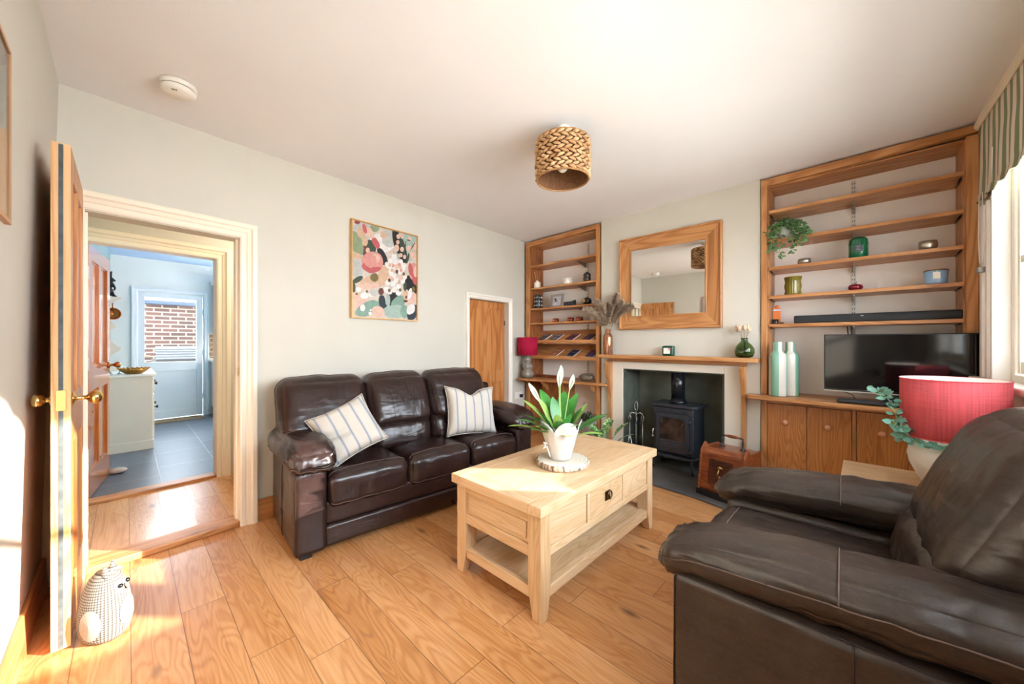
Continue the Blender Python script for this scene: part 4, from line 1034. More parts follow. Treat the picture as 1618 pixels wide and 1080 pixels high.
for sx in (-1, 1):
    prism(bm, [(sx*.115, .49), (sx*.085, .49), (sx*.115, .455)], -.012, .014, 'y')
dr_ = P('stove_door', bm, castiron, sv, bevel=.004)
bm = nb(); box(bm, -.118, .118, -.002, .002, .282, .493); gm = NT('stove_glass'); gm.set(gm.ramp(gm.noise(gm.coord(), 9, 4), [(.35, '14100e'), (.7, '4a3a30')]), .12, Specular_IOR_Level=.7); P('door_glass', bm, gm.m, dr_)
bm = nb()
for z in (.205, .228, .25):
    for sx in (-1, 1): obox(bm, (sx*.042, -.014, z), (.055, .006, .008), (0, sx*.18, 0))
sphere(bm, (0, -.016, .228), .010, 10, 6)
P('air_vent', bm, plain('worn_iron', '4a4d52', .35, .1, 30, Metallic=.6), dr_)
bm = nb()
for z in (.20, .47): lathe(bm, [(.009, -.02), (.009, .02)], 12, (.165, -.008, z)); obox(bm, (.150, -.012, z), (.04, .006, .016))
P('hinge', bm, castiron, sv)
bm = nb(); tube(bm, [(-.155, .0, .37), (-.165, -.03, .37), (-.165, -.035, .34), (-.165, -.035, .31)], .006, 8); sphere(bm, (-.165, -.035, .305), .010, 10, 6); P('door_handle', bm, steel, sv)
bm = nb(); lathe(bm, [(.078, .0), (.078, .02), (.066, .03), (.060, .05)], 32, (0, .15, .612)); lathe(bm, [(.060, .05), (.060, .292)], 32, (0, .15, .612)); P('flue_pipe', bm, plain('black_enamel', '14171c', .25, .05, 10), sv)
for x in (-.16, .16):
    for y in (.02, .27):
        bm = nb(); tube(bm, [(x, y, .14), (x*1.06, y-.01, .08), (x*1.1, y-.012, .03), (x*1.16, y-.016, .0)], [.018, .014, .011, .016], 10); P('foot', bm, castiron, sv)
# companion set
cs_ = T('fireside_companion_set', 'black and steel fireside tool stand with looped top left of the stove', 'fire tools', (-1.625, 3.50, .014))
bm = nb(); lathe(bm, [(.001, 0), (.085, 0), (.08, .012), (.02, .02), (.008, .03)], 24); P('base', bm, castiron, cs_)
bm = nb(); tube(bm, [(0, 0, .02), (0, 0, .50)], .006, 8); tube(bm, [(.016*math.cos(a*math.pi/10), 0, .555+.045*math.sin(a*math.pi/10)) for a in range(-5, 15)], .0035, 6); P('pole', bm, steel, cs_)
bm = nb()
for i in range(4):
    a = i*math.pi/2+.5; tube(bm, [(0, 0, .48), (.04*math.cos(a), .04*math.sin(a), .49), (.055*math.cos(a), .055*math.sin(a), .475), (.06*math.cos(a), .06*math.sin(a), .49)], .004, 6)
P('hooks', bm, steel, cs_)
for i, nm in enumerate(('poker', 'shovel', 'tongs', 'brush')):
    a = i*math.pi/2+.5; x, y = .06*math.cos(a), .06*math.sin(a)
    bm = nb(); tube(bm, [(x, y, .12 if i else .05), (x, y, .40)], .004, 6); tube(bm, [(x, y, .39), (x+.012, y, .44), (x, y, .475), (x-.012, y, .44), (x, y, .39)], .0045, 6)
    if nm == 'shovel': hexa(bm, [(x-.035, y-.008, .04), (x+.035, y-.008, .04), (x+.035, y, .04), (x-.035, y, .04)], [(x-.03, y-.005, .14), (x+.03, y-.005, .14), (x+.03, y+.003, .14), (x-.03, y+.003, .14)])
    if nm == 'brush': lathe(bm, [(.022, .05), (.026, .12), (.012, .15)], 14, (x, y, 0))
    if nm == 'tongs': tube(bm, [(x, y, .28), (x+.025, y, .16), (x+.01, y, .05)], .004, 6); tube(bm, [(x, y, .28), (x-.025, y, .16), (x-.01, y, .05)], .004, 6)
    P(nm, bm, steel if i in (0, 2) else castiron, cs_)
# coal scuttle
mah2 = wood('mahogany_box', '9a5630', '7c3f20', '47200f', 'X', 1.5, .3, .4)
co = T('coal_scuttle', 'mahogany coal box with sloping carved lid and turned handle beside the armchair', 'coal box', (-.78, 3.085, .014), R(-14))
prf = [(0, .045), (.045, .33), (.09, .36), (.27, .36), (.27, .045)]     # (depth, height)
for x in (-.165, .15):
    bm = nb(); prism(bm, [(-.012, .04), (.035, .345), (.09, .395), (.105, .385), (.12, .365), (.28, .365), (.28, .04)], x, x+.018, 'x'); P('side_panel', bm, mah2, co, bevel=.004)
bm = nb(); prism(bm, prf, -.147, .150, 'x'); P('body', bm, mah2, co)
bm = nb(); box(bm, -.17, .173, -.02, .29, 0, .04); P('plinth', bm, blackmat, co, bevel=.004)
bm = nb(); lid = [(-.006, .085), (.036, .32)]
def face(u, v, d=0):  # point on sloping face; u across, v 0..1 up
    y = .0+.045*v; z = .045+.285*v; n_ = Vector((0, -.988, .156)); return Vector((u, y, z))+n_*d
def slab(bm, u0, u1, v0, v1, d0, d1, mi=0): hexa(bm, [face(u0, v0, d0), face(u1, v0, d0), face(u1, v1, d0), face(u0, v1, d0)], [face(u0, v0, d1), face(u1, v0, d1), face(u1, v1, d1), face(u0, v1, d1)], mi)
slab(bm, -.145, .148, .06, .97, .0, .010); ld = P('lid', bm, mah2, co, bevel=.002)
bm = nb()
for a in ((-.085, .088, .20, .23), (-.085, .088, .82, .85), (-.085, -.075, .23, .82), (.078, .088, .23, .82)): slab(bm, *a, .010, .016)
slab(bm, -.075, .078, .23, .82, .0101, .0115); P('carved_panel', bm, wood('carved_dark_panel', '5a2c18', '3f1d10', '1f0d06', 'X', 3, .4), ld, bevel=.001)
bm = nb()
for v in (.42, .66): q = face(.0, v, .02); sphere(bm, q, .012, 12, 8); sphere(bm, face(.0, v, .013), .019, 12, 8, .5)
q0, q1 = face(0, .43, .03), face(0, .65, .03); tube(bm, [q0, q0+Vector((0, -.012, .03)), q1+Vector((0, -.012, -.03)), q1], .005, 8); P('lid_pull', bm, agedbrass, ld)
for x, a_ in ((-.075, [(-.075, .19, .43), (-.078, .19, .445), (-.05, .19, .45)]), (.080, [(.080, .19, .43), (.083, .19, .445), (.055, .19, .45)])):
    bm = nb(); lathe(bm, [(.024, .360), (.018, .368), (.007, .374), (.007, .41), (.011, .415), (.007, .42), (.007, .435)], 16, (x, .19, 0)); tube(bm, a_, .006, 8)
    P('handle_bracket', bm, castiron, co)
bm = nb(); lathe(bm, [(.006, -.055), (.010, -.05), (.008, -.042), (.013, -.02), (.014, .0), (.013, .025), (.008, .045), (.010, .052), (.006, .058)], 16, (.002, .19, .45), 'x'); P('turned_grip', bm, mah2, co)

# ================================================================== TV AND RIGHT SHELVES
tv = T('television', 'black flat-screen television on a low foot on the oak cabinet counter', 'television', (.155, 3.50, .781), R(0))
bm = nb(); box(bm, -.353, .358, 0, .035, .072, .478); box(bm, -.25, .25, .03, .06, .10, .38); P('casing', bm, blackm, tv, bevel=.004)
bm = nb(); box(bm, -.346, .351, -.0015, 0, .092, .471); tm = NT('tv_screen'); tm.set('07080a', .07, Specular_IOR_Level=.45); P('screen', bm, tm.m, tv)
bm = nb(); box(bm, -.353, .358, -.003, 0, .072, .080); P('silver_trim', bm, steel, tv)
bm = nb(); prism(bm, [(-.16, -.07), (.16, -.07), (.13, .09), (-.13, .09)], 0, .008); box(bm, -.06, .06, .0, .03, .008, .09); tube(bm, [(-.17, -.06, .004), (-.20, .02, .05), (-.25, .02, .075)], .003, 6); P('stand', bm, blackm, tv, bevel=.002)
bm = nb(); tube(bm, [(.355, .03, .30), (.375, .03, .30), (.385, .03, .27), (.385, .03, .22), (.372, .03, .19), (.355, .03, .18)], .003, 6); P('cable', bm, blackmat, tv)
bm = nb(); prism(bm, [(-.19, 0), (.24, 0), (.24, .055), (-.19, .055)], 0, .030)
tag(P('set_top_box', bm, plain('dark_slate_plastic', '23282f', .35), loc=(.06, 3.415, .7815), rot=(0, 0, R(-5)), bevel=.010, seg=4), 'low black box lying on the counter in front of the television', 'box')
sb = T('soundbar', 'long black soundbar on the shelf above the television', 'soundbar', (.04, 3.64, 1.3495))
bm = nb(); box(bm, -.425, .420, -.035, .035, 0, .060); P('body', bm, plain('black_speaker_cloth', '17191c', .7, .15, 200), sb, bevel=.008, seg=3)
bm = nb(); box(bm, -.10, .02, -.0365, -.034, .018, .048); P('display', bm, blackm, sb)
bm = nb(); box(bm, -.045, -.030, -.0372, -.0360, .040, .044); P('maker_mark', bm, bakelite, sb)
bm = nb(); tube(bm, [(-.055, 3.60, 1.318), (-.05, 3.615, 1.25), (-.03, 3.62, 1.15), (-.03, 3.60, 1.05)], .004, 6); tube(bm, [(-.075, 3.61, 1.318), (-.07, 3.62, 1.25), (-.06, 3.62, 1.10)], .004, 6)
for v in bm.verts: v.co -= Vector((.04, 3.64, 1.3495))
P('cable', bm, blackmat, sb)
# striped bottle vases
m = NT('striped_glaze'); tc = m.n('TexCoord'); sx = m.n('SeparateXYZ'); m.l(tc.outputs['Object'], sx.inputs[0])
ang = m.math('FRACT', m.math('MULTIPLY_ADD', m.math('ARCTAN2', sx.outputs[1], sx.outputs[0]), 3/6.28318*1.0, .12))
m.set(m.mix(m.math('LESS_THAN', ang, .5), 'd3ccc0', '7fb199'), .22, Coat_Weight=.3)
def bottle(bm, r, h, nr, hs, n=40):
    lathe(bm, [(r*.96, 0), (r, .01), (r, hs), (r*.97, hs+.02), (r*.85, hs+.035), (nr*1.15, hs+.047), (nr, hs+.06), (nr, h-.004), (nr*.9, h), (nr*.75, h-.004), (nr*.75, hs+.06)], n)
bm = nb(); bottle(bm, .058, .425, .030, .30); v1 = tag(P('striped_vase', bm, m.m, loc=(-.478, 3.535, .7815)), 'left one of two white and mint striped bottle vases on the oak counter', 'vase', 'striped vases on the counter')
v2 = v1.copy(); COL.objects.link(v2); v2.location = (-.412, 3.640, .7815); v2.scale = (1.0, 1.0, 1.0); v2.rotation_euler = (0, 0, 1.5); v2['label'] = 'right one of two white and mint striped bottle vases, nearer the television'
# trailing plant
iv = T('trailing_plant', 'trailing green plant in a small white pot on the second shelf of the cabinet', 'plant', (-.445, 3.66, 2.0285))
bm = nb(); lathe(bm, [(.038, 0), (.045, .005), (.052, .10), (.048, .10), (.042, .085), (.001, .085)], 28); P('pot', bm, plain('speckled_white_pot', 'd7d9dc', .5, .2, 60), iv)
mi_ = plain('grey_green_leaf', '57804e', .6, .3, 30); mi2 = plain('eucalyptus_leaf', '6fa08a', .55, .3, 20)
def vine(bmL, bmS, pts, n, size, jit=.02):
    pts = [Vector(p) for p in pts]; tube(bmS, pts, .0014, 5)
    for i in range(n):
        t = i/(n-1)*(len(pts)-1.001); k = int(t); p = pts[k].lerp(pts[k+1], t-k); d = (pts[k+1]-pts[k]).normalized()
        a = random.uniform(0, 6.28); o = Vector((math.cos(a), math.sin(a), random.uniform(-.3, .5))); o.normalize()
        leaf(bmL, p+o*random.uniform(0, jit), (o+d*.3), Vector((random.uniform(-.5, .5), -1, random.uniform(0, 1))), size*random.uniform(.7, 1.2), size*random.uniform(.6, .85), .15, 4, tip=.8)
random.seed(11); bmL = nb(); bmS = nb()
for sx_, sy_, ex, ez, n_ in [(-.03, -.04, -.075, -.05, 16), (-.02, -.05, -.06, -.12, 22), (0, -.05, -.03, -.165, 26), (.03, -.05, .05, -.135, 30), (.045, -.03, .08, -.10, 30), (.05, -.02, .11, -.02, 22), (.045, -.045, .125, .0, 22), (.02, -.05, .07, .02, 20), (-.045, -.03, -.085, .03, 16), (.05, -.05, .09, -.06, 26)]:
    vine(bmL, bmS, [(sx_*.4, sy_*.3, .085), (sx_, sy_, .13), (sx_*1.3+ex*.3, sy_*1.8, .10), ((sx_+ex)*.8, -.10, (ez+.06)*.5), (ex, -.105, ez)], int(n_*1.9), .031, .026)
for q in range(60):
    a = random.uniform(0, 6.28); r_ = random.uniform(0, .06); leaf(bmL, (r_*math.cos(a)+.01, r_*math.sin(a)-.01, .10+random.uniform(0, .06)), (math.cos(a), math.sin(a), .4), (0, 0, 1), .03, .022, .2, 4)
P('foliage', bmL, mi_, iv, fixn=False); P('stems', bmS, mst, iv)
def votive_bowl(name, loc, r, h, mat, label):
    bm = nb(); lathe(bm, [(r*.7, 0), (r*.92, h*.25), (r, h*.55), (r*.93, h), (r*.87, h), (r*.92, h*.55), (r*.8, h*.25), (.001, h*.2)], 28); return tag(P(name, bm, mat, loc=loc), label, 'candle holder')
silver = plain('mercury_glass', 'bdb6a8', .28, .25, 60, Metallic=.9)
votive_bowl('tealight_bowl', (-.325, 3.655, 1.8075), .042, .046, silver, 'small silver tealight bowl below the trailing plant')
votive_bowl('tealight_bowl', (.318, 3.655, 1.8075), .045, .062, silver, 'larger silver tealight bowl at the right end of the third shelf')
ribg = plain('ribbed_green_glass', '0f6b45', .08, .2, 10, Transmission_Weight=.25, Coat_Weight=.5)
gj = T('green_candle_jar', 'ribbed emerald glass candle jar with dark label on the third shelf', 'candle jar', (-.017, 3.655, 1.8075))
bm = nb(); lathe(bm, [(.045, 0), (.052, .004), (.053, .11), (.050, .118), (.051, .122), (.049, .135), (.035, .150), (.001, .157)], 72, rib=lambda a, z: 1+.018*math.cos(a*24)); P('jar', bm, ribg, gj)
bm = nb(); box(bm, -.024, .024, -.0565, -.050, .045, .090); P('jar_label', bm, plain('dark_label', '2f3b45', .5), gj)
bm = nb()
for z, w_ in ((.08, .026), (.066, .018), (.056, .026)): box(bm, -w_/2, w_/2, -.0572, -.0560, z-.0015, z+.0015)
P('label_lines', bm, steel, gj)
bm = nb(); lathe(bm, [(.05, 0), (.054, .01), (.050, .035), (.055, .07), (.050, .105), (.056, .142), (.052, .142), (.048, .105), (.051, .07), (.046, .035), (.046, .012), (.001, .01)], 72, rib=lambda a, z: 1+.03*math.cos(a*20))
tag(P('amber_candle_holder', bm, plain('olive_amber_glass', '8f7f2c', .1, .3, 14, Transmission_Weight=.35), loc=(-.395, 3.65, 1.5775)), 'wavy ribbed olive glass candle holder on the fourth shelf', 'candle holder')
rd = T('red_pumpkin_jar', 'small dark red pumpkin-shaped jar on the fourth shelf', 'jar', (-.032, 3.65, 1.5775))
bm = nb(); lathe(bm, [(.022, 0), (.036, .01), (.041, .024), (.034, .040), (.012, .046), (.001, .046)], 48, rib=lambda a, z: 1+.03*abs(math.cos(a*5))); P('body', bm, plain('dark_red_glass', '7a1524', .15, .2), rd)
bm = nb(); tube(bm, [(0, 0, .044), (.002, 0, .056), (.007, 0, .064)], [.006, .004, .003], 8); P('stalk', bm, steel, rd)
bj = T('blue_candle_bowl', 'pale blue candle bowl with a white tag on the fourth shelf', 'candle bowl', (.352, 3.65, 1.5775))
bm = nb(); lathe(bm, [(.042, 0), (.050, .012), (.055, .09), (.053, .09), (.048, .02), (.001, .018)], 40); P('bowl', bm, plain('sky_blue_glass', '8fb6dc', .15, .05, 8, Coat_Weight=.4), bj)
bm = nb(); lathe(bm, [(.056, .088), (.057, .092), (.052, .096), (.001, .096)], 40); P('rim', bm, agedbrass, bj)
bm = nb(); box(bm, -.018, .014, -.0585, -.0565, .034, .078); tube(bm, [(-.002, -.057, .078), (.0, -.056, .09)], .0012, 5); P('paper_tag', bm, whitepaint, bj)
bm = nb(); box(bm, -.024, .024, -.012, .012, 0, .135); box(bm, -.0245, .0245, -.0125, .0125, .11, .125, 1); sphere(bm, (0, 0, .145), .014, 12, 8)
tag(P('orange_packet', bm, [plain('orange_card', 'd9783a', .6), plain('blue_white_band', 'c7cfe2', .6)], loc=(-.505, 3.70, 1.3495), bevel=.002), 'upright orange packet with a pale band at the left end of the soundbar shelf', 'packet')
bm = nb(); lathe(bm, [(.001, 0), (.022, 0), (.024, .004), (.024, .038), (.001, .04)], 20, (0, 0, 0)); lathe(bm, [(.001, 0), (.014, 0), (.014, .012), (.001, .013)], 16, (.045, -.01, 0))
tag(P('black_tin', bm, blackm, loc=(-.508, 3.63, 1.3495)), 'small black tin at the left end of the soundbar shelf', 'tin')

# ================================================================== MANTEL OBJECTS
ZM = 1.0765
cb = T('bronze_bottle', 'bronze glass bottle vase on the left end of the mantel', 'vase', (-1.935, 3.50, ZM))
bm = nb(); bottle(bm, .048, .265, .026, .17); P('bottle', bm, plain('bronze_lustre_glass', 'a9795c', .12, .2, 8, Metallic=.7), cb)
pg = T('dried_pampas_bunch', 'bunch of dried brown pampas plumes in the bronze bottle', 'dried grass', (-1.935, 3.50, ZM+.05))
random.seed(21); pm_ = plain('dried_pampas', 'b9a48e', .95, .35, 20); pm2 = plain('dried_stalk', '8f7a58', .8)
for ex, ey, ez, L_ in [(-.27, -.04, .44, .30), (-.20, .02, .36, .30), (-.12, -.06, .52, .28), (.10, .0, .58, .34), (.18, -.04, .50, .34), (.24, .02, .46, .24), (.02, -.04, .48, .26), (-.10, .03, .28, .2)]:
    pts = []; b0 = Vector((0, 0, .02)); c1 = Vector((ex*.15, ey*.3, .42)); e = Vector((ex, ey, ez))
    for i in range(13):
        t = i/12; pts.append(b0*(1-t)**2+c1*2*t*(1-t)+e*t*t)
    bm = nb(); tube(bm, pts, .002, 5); stk = P('stalk', bm, pm2, pg)
    bm = nb()
    for i in range(1500):
        t = 1-.60*random.random()**1.0; k = min(11, int(t*12)); p = pts[k].lerp(pts[k+1], t*12-k); d = (pts[k+1]-pts[k]).normalized()
        rr_ = .058*math.sin(min(1, (1-t)*2.2+.15)*math.pi*.8)+.012
        a = random.uniform(0, 6.28); s1 = d.cross(Vector((0, 1, .2))).normalized(); s2 = d.cross(s1); o = (s1*math.cos(a)+s2*math.sin(a))
        q = p+o*rr_*random.uniform(.5, 1.1)+d*.02-Vector((0, 0, .022*random.random()))
        m_ = (p+q)/2+Vector((0, 0, .006)); wv_ = s2*.0012+o.cross(d)*.0012
        vs = [bm.verts.new(x) for x in (p-wv_, p+wv_, m_+wv_*1.6, q, m_-wv_*1.6)]; bm.faces.new(vs)
    P('plume', bm, pm_, stk, fixn=False)
gc = T('green_candle_glass', 'dark green candle glass with a white label at the middle of the mantel', 'candle', (-1.308, 3.50, ZM))
bm = nb(); box(bm, -.052, .052, -.030, .030, 0, .095); P('glass', bm, plain('bottle_green_glass', '0e4a36', .1, .15), gc, bevel=.014, seg=4)
bm = nb(); box(bm, -.036, .024, -.0315, -.030, .020, .074); lb = P('candle_label', bm, bakelite, gc)
bm = nb(); sphere(bm, (.018, -.0316, .064), .011, 10, 6, 1); 
for v in bm.verts: v.co.y = -.0316+(v.co.y+.0316)*.05
P('pink_flower_motif', bm, plain('pink_print', 'd9748c', .6), lb)
bm = nb(); lathe(bm, [(.040, 0), (.062, .012), (.073, .045), (.070, .075), (.050, .108), (.026, .130), (.022, .148), (.028, .160), (.026, .161), (.020, .148), (.024, .130), (.047, .105), (.066, .073), (.068, .045), (.058, .015), (.001, .008)], 40)
tag(P('green_glass_vase', bm, glass('green_bottle_glass', 'a9c493'), loc=(-.697, 3.50, ZM)), 'round translucent green glass vase on the right end of the mantel', 'vase')
bt_ = T('bunny_tail_bunch', 'small bunch of fluffy dried bunny-tail grass in the green vase', 'dried grass', (-.697, 3.50, ZM+.018))
for i in range(11):
    a = i*2.4; ex, ey, ez = .055*math.cos(a)*(.5+.5*((i*7) % 5)/4), .03*math.sin(a), .195+.022*((i*3) % 4)/3
    bm = nb(); tube(bm, [(0, 0, 0), (ex*.2, ey*.2, .12), (ex, ey, ez)], .0012, 5); sk = P('stalk', bm, pm2, bt_)
    bm = nb(); d = Vector((ex*.8, ey*.8, .08)).normalized(); c = Vector((ex, ey, ez))
    tube(bm, [c-d*.004, c+d*.006, c+d*.02, c+d*.034, c+d*.044], [.002, .009, .0105, .007, .001], 10)
    for v in bm.verts: v.co += v.normal*0+Vector((random.uniform(-1, 1), random.uniform(-1, 1), random.uniform(-1, 1)))*.0016
    P('seed_head', bm, plain('cream_seed_head', 'd8c0a2', .95, .1, 50), sk)

# ================================================================== LEFT SHELVES
yl = 3.665
rf = T('reed_diffuser', 'white reed diffuser bottle with fanned sticks at the left of the bookcase', 'diffuser', (-3.040, yl, 1.8985))
bm = nb(); lathe(bm, [(.036, 0), (.042, .006), (.042, .070), (.034, .084), (.016, .090), (.016, .104), (.010, .104), (.010, .08)], 40, rib=lambda a, z: 1+.02*math.cos(a*18)); P('bottle', bm, ceramw, rf)
for i in range(6):
    a = i*1.05; bm = nb(); tube(bm, [(0, 0, .03), (.048*math.cos(a), .030*math.sin(a), .215)], .0018, 5); P('reed', bm, pinepale, rf)
bm = nb(); lathe(bm, [(.052, 0), (.055, .004), (.055, .074), (.051, .074), (.051, .06), (.001, .06)], 32); tag(P('white_candle', bm, ceramw, loc=(-2.56, yl, 1.8985)), 'plain white candle on the second bookcase shelf', 'candle')
bm = nb(); lathe(bm, [(.038, 0), (.043, .01), (.044, .045), (.035, .056), (.043, .066), (.042, .082), (.028, .098), (.012, .104), (.012, .112), (.001, .114)], 36); tag(P('lidded_jar', bm, plain('dark_bronze_glaze', '3b342b', .3, .3, 30), loc=(-2.275, yl-.03, 1.8985)), 'dark round lidded jar at the right end of the second bookcase shelf', 'jar')
tl_ = T('tealight_lantern', 'dark lantern pierced with rows of small lights at the left of the third bookcase shelf', 'lantern', (-3.022, yl, 1.6385))
bm = nb(); lathe(bm, [(.045, 0), (.048, .005), (.048, .165), (.040, .178), (.001, .18)], 32); P('body', bm, castiron, tl_)
bm = nb()
for r_ in range(3):
    for i in range(10): sphere(bm, (.048*math.cos(i*.628), .048*math.sin(i*.628), .04+r_*.05), .0085, 8, 6)
P('glass_studs', bm, plain('clear_studs', 'c9c6b8', .2, .3), tl_)
pf = T('photo_frame', 'grey photo frame with a bird silhouette on the third bookcase shelf', 'photo frame', (-2.742, 3.67, 1.6385)); 
bm = nb(); obox(bm, (0, .015, .083), (.190, .012, .166), (R(-8), 0, 0)); P('frame', bm, plain('grey_frame', '8d8884', .5), pf, bevel=.002)
bm = nb(); obox(bm, (.004, .007, .078), (.115, .003, .112), (R(-8), 0, 0)); ph = P('photograph', bm, plain('pale_print', 'b9b4bc', .5, .2, 40), pf)
bm = nb(); obox(bm, (-.005, .003, .092), (.014, .002, .035), (R(-8), 0, .0)); obox(bm, (-.012, .003, .100), (.035, .002, .008), (R(-8), .3, 0)); obox(bm, (.0, .003, .072), (.05, .002, .003), (R(-8), 0, 0)); P('bird_silhouette', bm, blackmat, ph)
bm = nb(); lathe(bm, [(.012, 0), (.013, .004), (.001, .055)], 14); tag(P('wooden_cone', bm, pinepale, loc=(-2.633, yl, 1.6385)), 'tiny pale wooden cone beside the photo frame', 'ornament')
bm = nb(); random.seed(4)
obox(bm, (0, 0, .026), (.165, .022, .052), (0, 0, 0))
for i in range(10): obox(bm, (-.07+i*.0155, -.012, .022+.010*math.sin(i*2)), (.007, .004, .030), (0, random.uniform(-.5, .5), 0), 1)
obox(bm, (.06, 0, .055), (.05, .018, .016), (0, -.3, 0))
tag(P('carved_ornament', bm, [blackm, plain('painted_blue_grey', '4a5764', .5)], loc=(-2.534, yl, 1.6385), bevel=.004), 'black carved ornament with blue-grey marks beside the photo frame', 'ornament')
gp = T('gold_pumpkin', 'black and gold pumpkin tealight holder at the right end of the third bookcase shelf', 'candle holder', (-2.275, yl-.03, 1.6385))
bm = nb(); lathe(bm, [(.030, 0), (.046, .012), (.051, .038), (.044, .064), (.018, .074), (.001, .072)], 48, rib=lambda a, z: 1+.04*abs(math.cos(a*4))); P('shell', bm, blackm, gp)
bm = nb(); sphere(bm, (-.012, -.035, .038), .022, 14, 10, 1.2); P('gilt_opening', bm, plain('gilt', 'c9a35a', .25, .2, 30, Metallic=.8), gp)
bm = nb(); tube(bm, [(0, 0, .07), (.002, 0, .082), (.006, 0, .088)], .004, 6); P('stalk', bm, blackm, gp)
cop = plain('copper_votive', '8a3a22', .3, .3, 40, Metallic=.6)
def votive(loc, label, centre_col):
    t = T('copper_votive', label, 'candle holder', loc, group='copper votives on the fourth bookcase shelf')
    bm = nb(); lathe(bm, [(.034, 0), (.039, .005), (.039, .044), (.035, .044), (.034, .02), (.001, .018)], 28); P('cup', bm, cop, t)
    bm = nb(); sphere(bm, (-.004, -.0335, .021), .013, 12, 8)
    for v in bm.verts: v.co.y = -.0385+(v.co.y+.0335)*.15
    P('pale_centre', bm, plain('peach_glass', centre_col, .3), t)  # paler disc of colour on the cup front
votive((-2.745, yl, 1.4535), 'left one of three copper tealight cups, standing apart from the others', 'e59a72'); votive((-2.520, yl, 1.4535), 'middle one of three copper tealight cups, left of the slotted rail', 'b9604a'); votive((-2.398, yl, 1.4535), 'right one of three copper tealight cups, in front of the slotted rail', 'd96a52')
# magazines lying on the sloping shelves
def mag(x, zf, w_, cover, accent, label, grp):
    t = T('magazine', label, 'magazine', (x, YB+.016, zf+.0025), 0, group=grp)
    t.rotation_euler = (SLOPE if zf > 1.1 else math.atan2(.15, .255), 0, R(-14))
    bm = nb(); box(bm, -w_/2, w_/2, 0, .15, 0, .006); P('pages', bm, bakelite, t)
    bm = nb(); box(bm, -w_/2+.004, w_/2-.004, .008, .148, .0062, .0075); cv = P('cover', bm, plain('cover_'+cover, cover, .3, .35, 30), t)
    bm = nb(); box(bm, -w_/2+.02, w_/2-.03, .10, .135, .0077, .0083); box(bm, -w_/4, w_/4, .03, .075, .0077, .0083); P('cover_print', bm, plain('print_'+accent, accent, .35, .4, 60), cv)
U = 'magazines on the upper sloping shelf'; D_ = 'magazines on the lower sloping shelf'
for x, c_, a_, l in ((-2.93, '2b3440', '6f8296', 'leftmost dark magazine on the upper sloping shelf, nearly hidden above the red lamp shade'), (-2.745, '2e3f55', '9aa7b8', 'blue-grey magazine second from the left on the upper sloping shelf'),
                     (-2.51, '2a2130', '8a3b55', 'dark plum magazine third from the left on the upper sloping shelf'), (-2.27, '26242e', '5b4a66', 'rightmost near-black magazine on the upper sloping shelf')): mag(x, 1.2225, .155, c_, a_, l, U)
for x, c_, a_, l in ((-2.745, '8d5a40', 'd9a184', 'terracotta coloured magazine at the left of the lower sloping shelf'), (-2.50, '28507a', '1c1c22', 'blue and black magazine in the middle of the lower sloping shelf'), (-2.235, '1f4f8f', '7a3a44', 'bright blue magazine at the right of the lower sloping shelf')): mag(x, 1.0305, .155, c_, a_, l, D_)
bm = nb(); box(bm, -.17, .17, -.04, .04, 0, .016); box(bm, -.165, .165, -.035, .035, .016, .036); sphere(bm, (0, -.042, .018), .012, 10, 6)
tag(P('wooden_box', bm, mahog, loc=(-2.86, 3.66, .7605), bevel=.003), 'flat reddish wooden box on the lamp shelf behind the lamp', 'box')
bm = nb(); sphere(bm, (0, 0, .046), .10, 28, 18, .46)
for v in bm.verts: v.co.y *= .6; v.co.x += .02*(v.co.z-.046)/.046; v.co += v.co.normalized()*.010*noise.noise(v.co*22)
mrk = NT('mottled_stone'); mrk.set(mrk.ramp(mrk.noise(mrk.coord(), 22, 4, .7, 1.5), [(.38, '2f2a24'), (.55, '8a7c68'), (.7, '5b4f40')]), .5); mrk.bump(mrk.noise(mrk.coord(), 30, 3), .004)
tag(P('carved_stone', bm, mrk.m, loc=(-2.265, 3.60, .7605)), 'mottled grey-brown rounded stone on the right of the lamp shelf', 'stone')
# red lamp on the left
def drum(bm, r, z0, z1, th=.0015, rt=None):
    rt = rt or r; lathe(bm, [(r, z0), (rt, z1)], 56); 
def lampshade(parent, r, z0, z1, mat, c=(0, 0, 0)):
    bm = nb(); n = 64; a_ = []; 
    for rr_, z in ((r, z0), (r, z1), (r-.003, z1), (r-.003, z0)):
        a_.append([bm.verts.new((c[0]+rr_*math.cos(2*math.pi*i/n), c[1]+rr_*math.sin(2*math.pi*i/n), z)) for i in range(n)])
    for q in range(4):
        for i in range(n):
            f = bm.faces.new((a_[q][i], a_[q][(i+1) % n], a_[(q+1) % 4][(i+1) % n], a_[(q+1) % 4][i])); f.smooth = True; f.material_index = 1 if q == 2 else 0
    sh = P('lamp_shade', bm, [mat, plain('white_shade_lining', 'f0ebe4', .6)], parent)
    for z in (z0+.001, z1-.001):
        bm = nb(); tube(bm, [(c[0]+(r+.0005)*math.cos(2*math.pi*i/n), c[1]+(r+.0005)*math.sin(2*math.pi*i/n), z) for i in range(n)], .0022, 6, closed=True)
        P('shade_rim', bm, mat, sh)
    bm = nb()
    for k in range(3): tube(bm, [(c[0], c[1], z1-.03), (c[0]+(r-.004)*math.cos(k*2.094), c[1]+(r-.004)*math.sin(k*2.094), z1-.006)], .002, 5)
    lathe(bm, [(.014, z1-.09), (.014, z1-.03), (.001, z1-.028)], 14, (c[0], c[1], 0)); P('shade_ring', bm, steel, sh)
    return sh
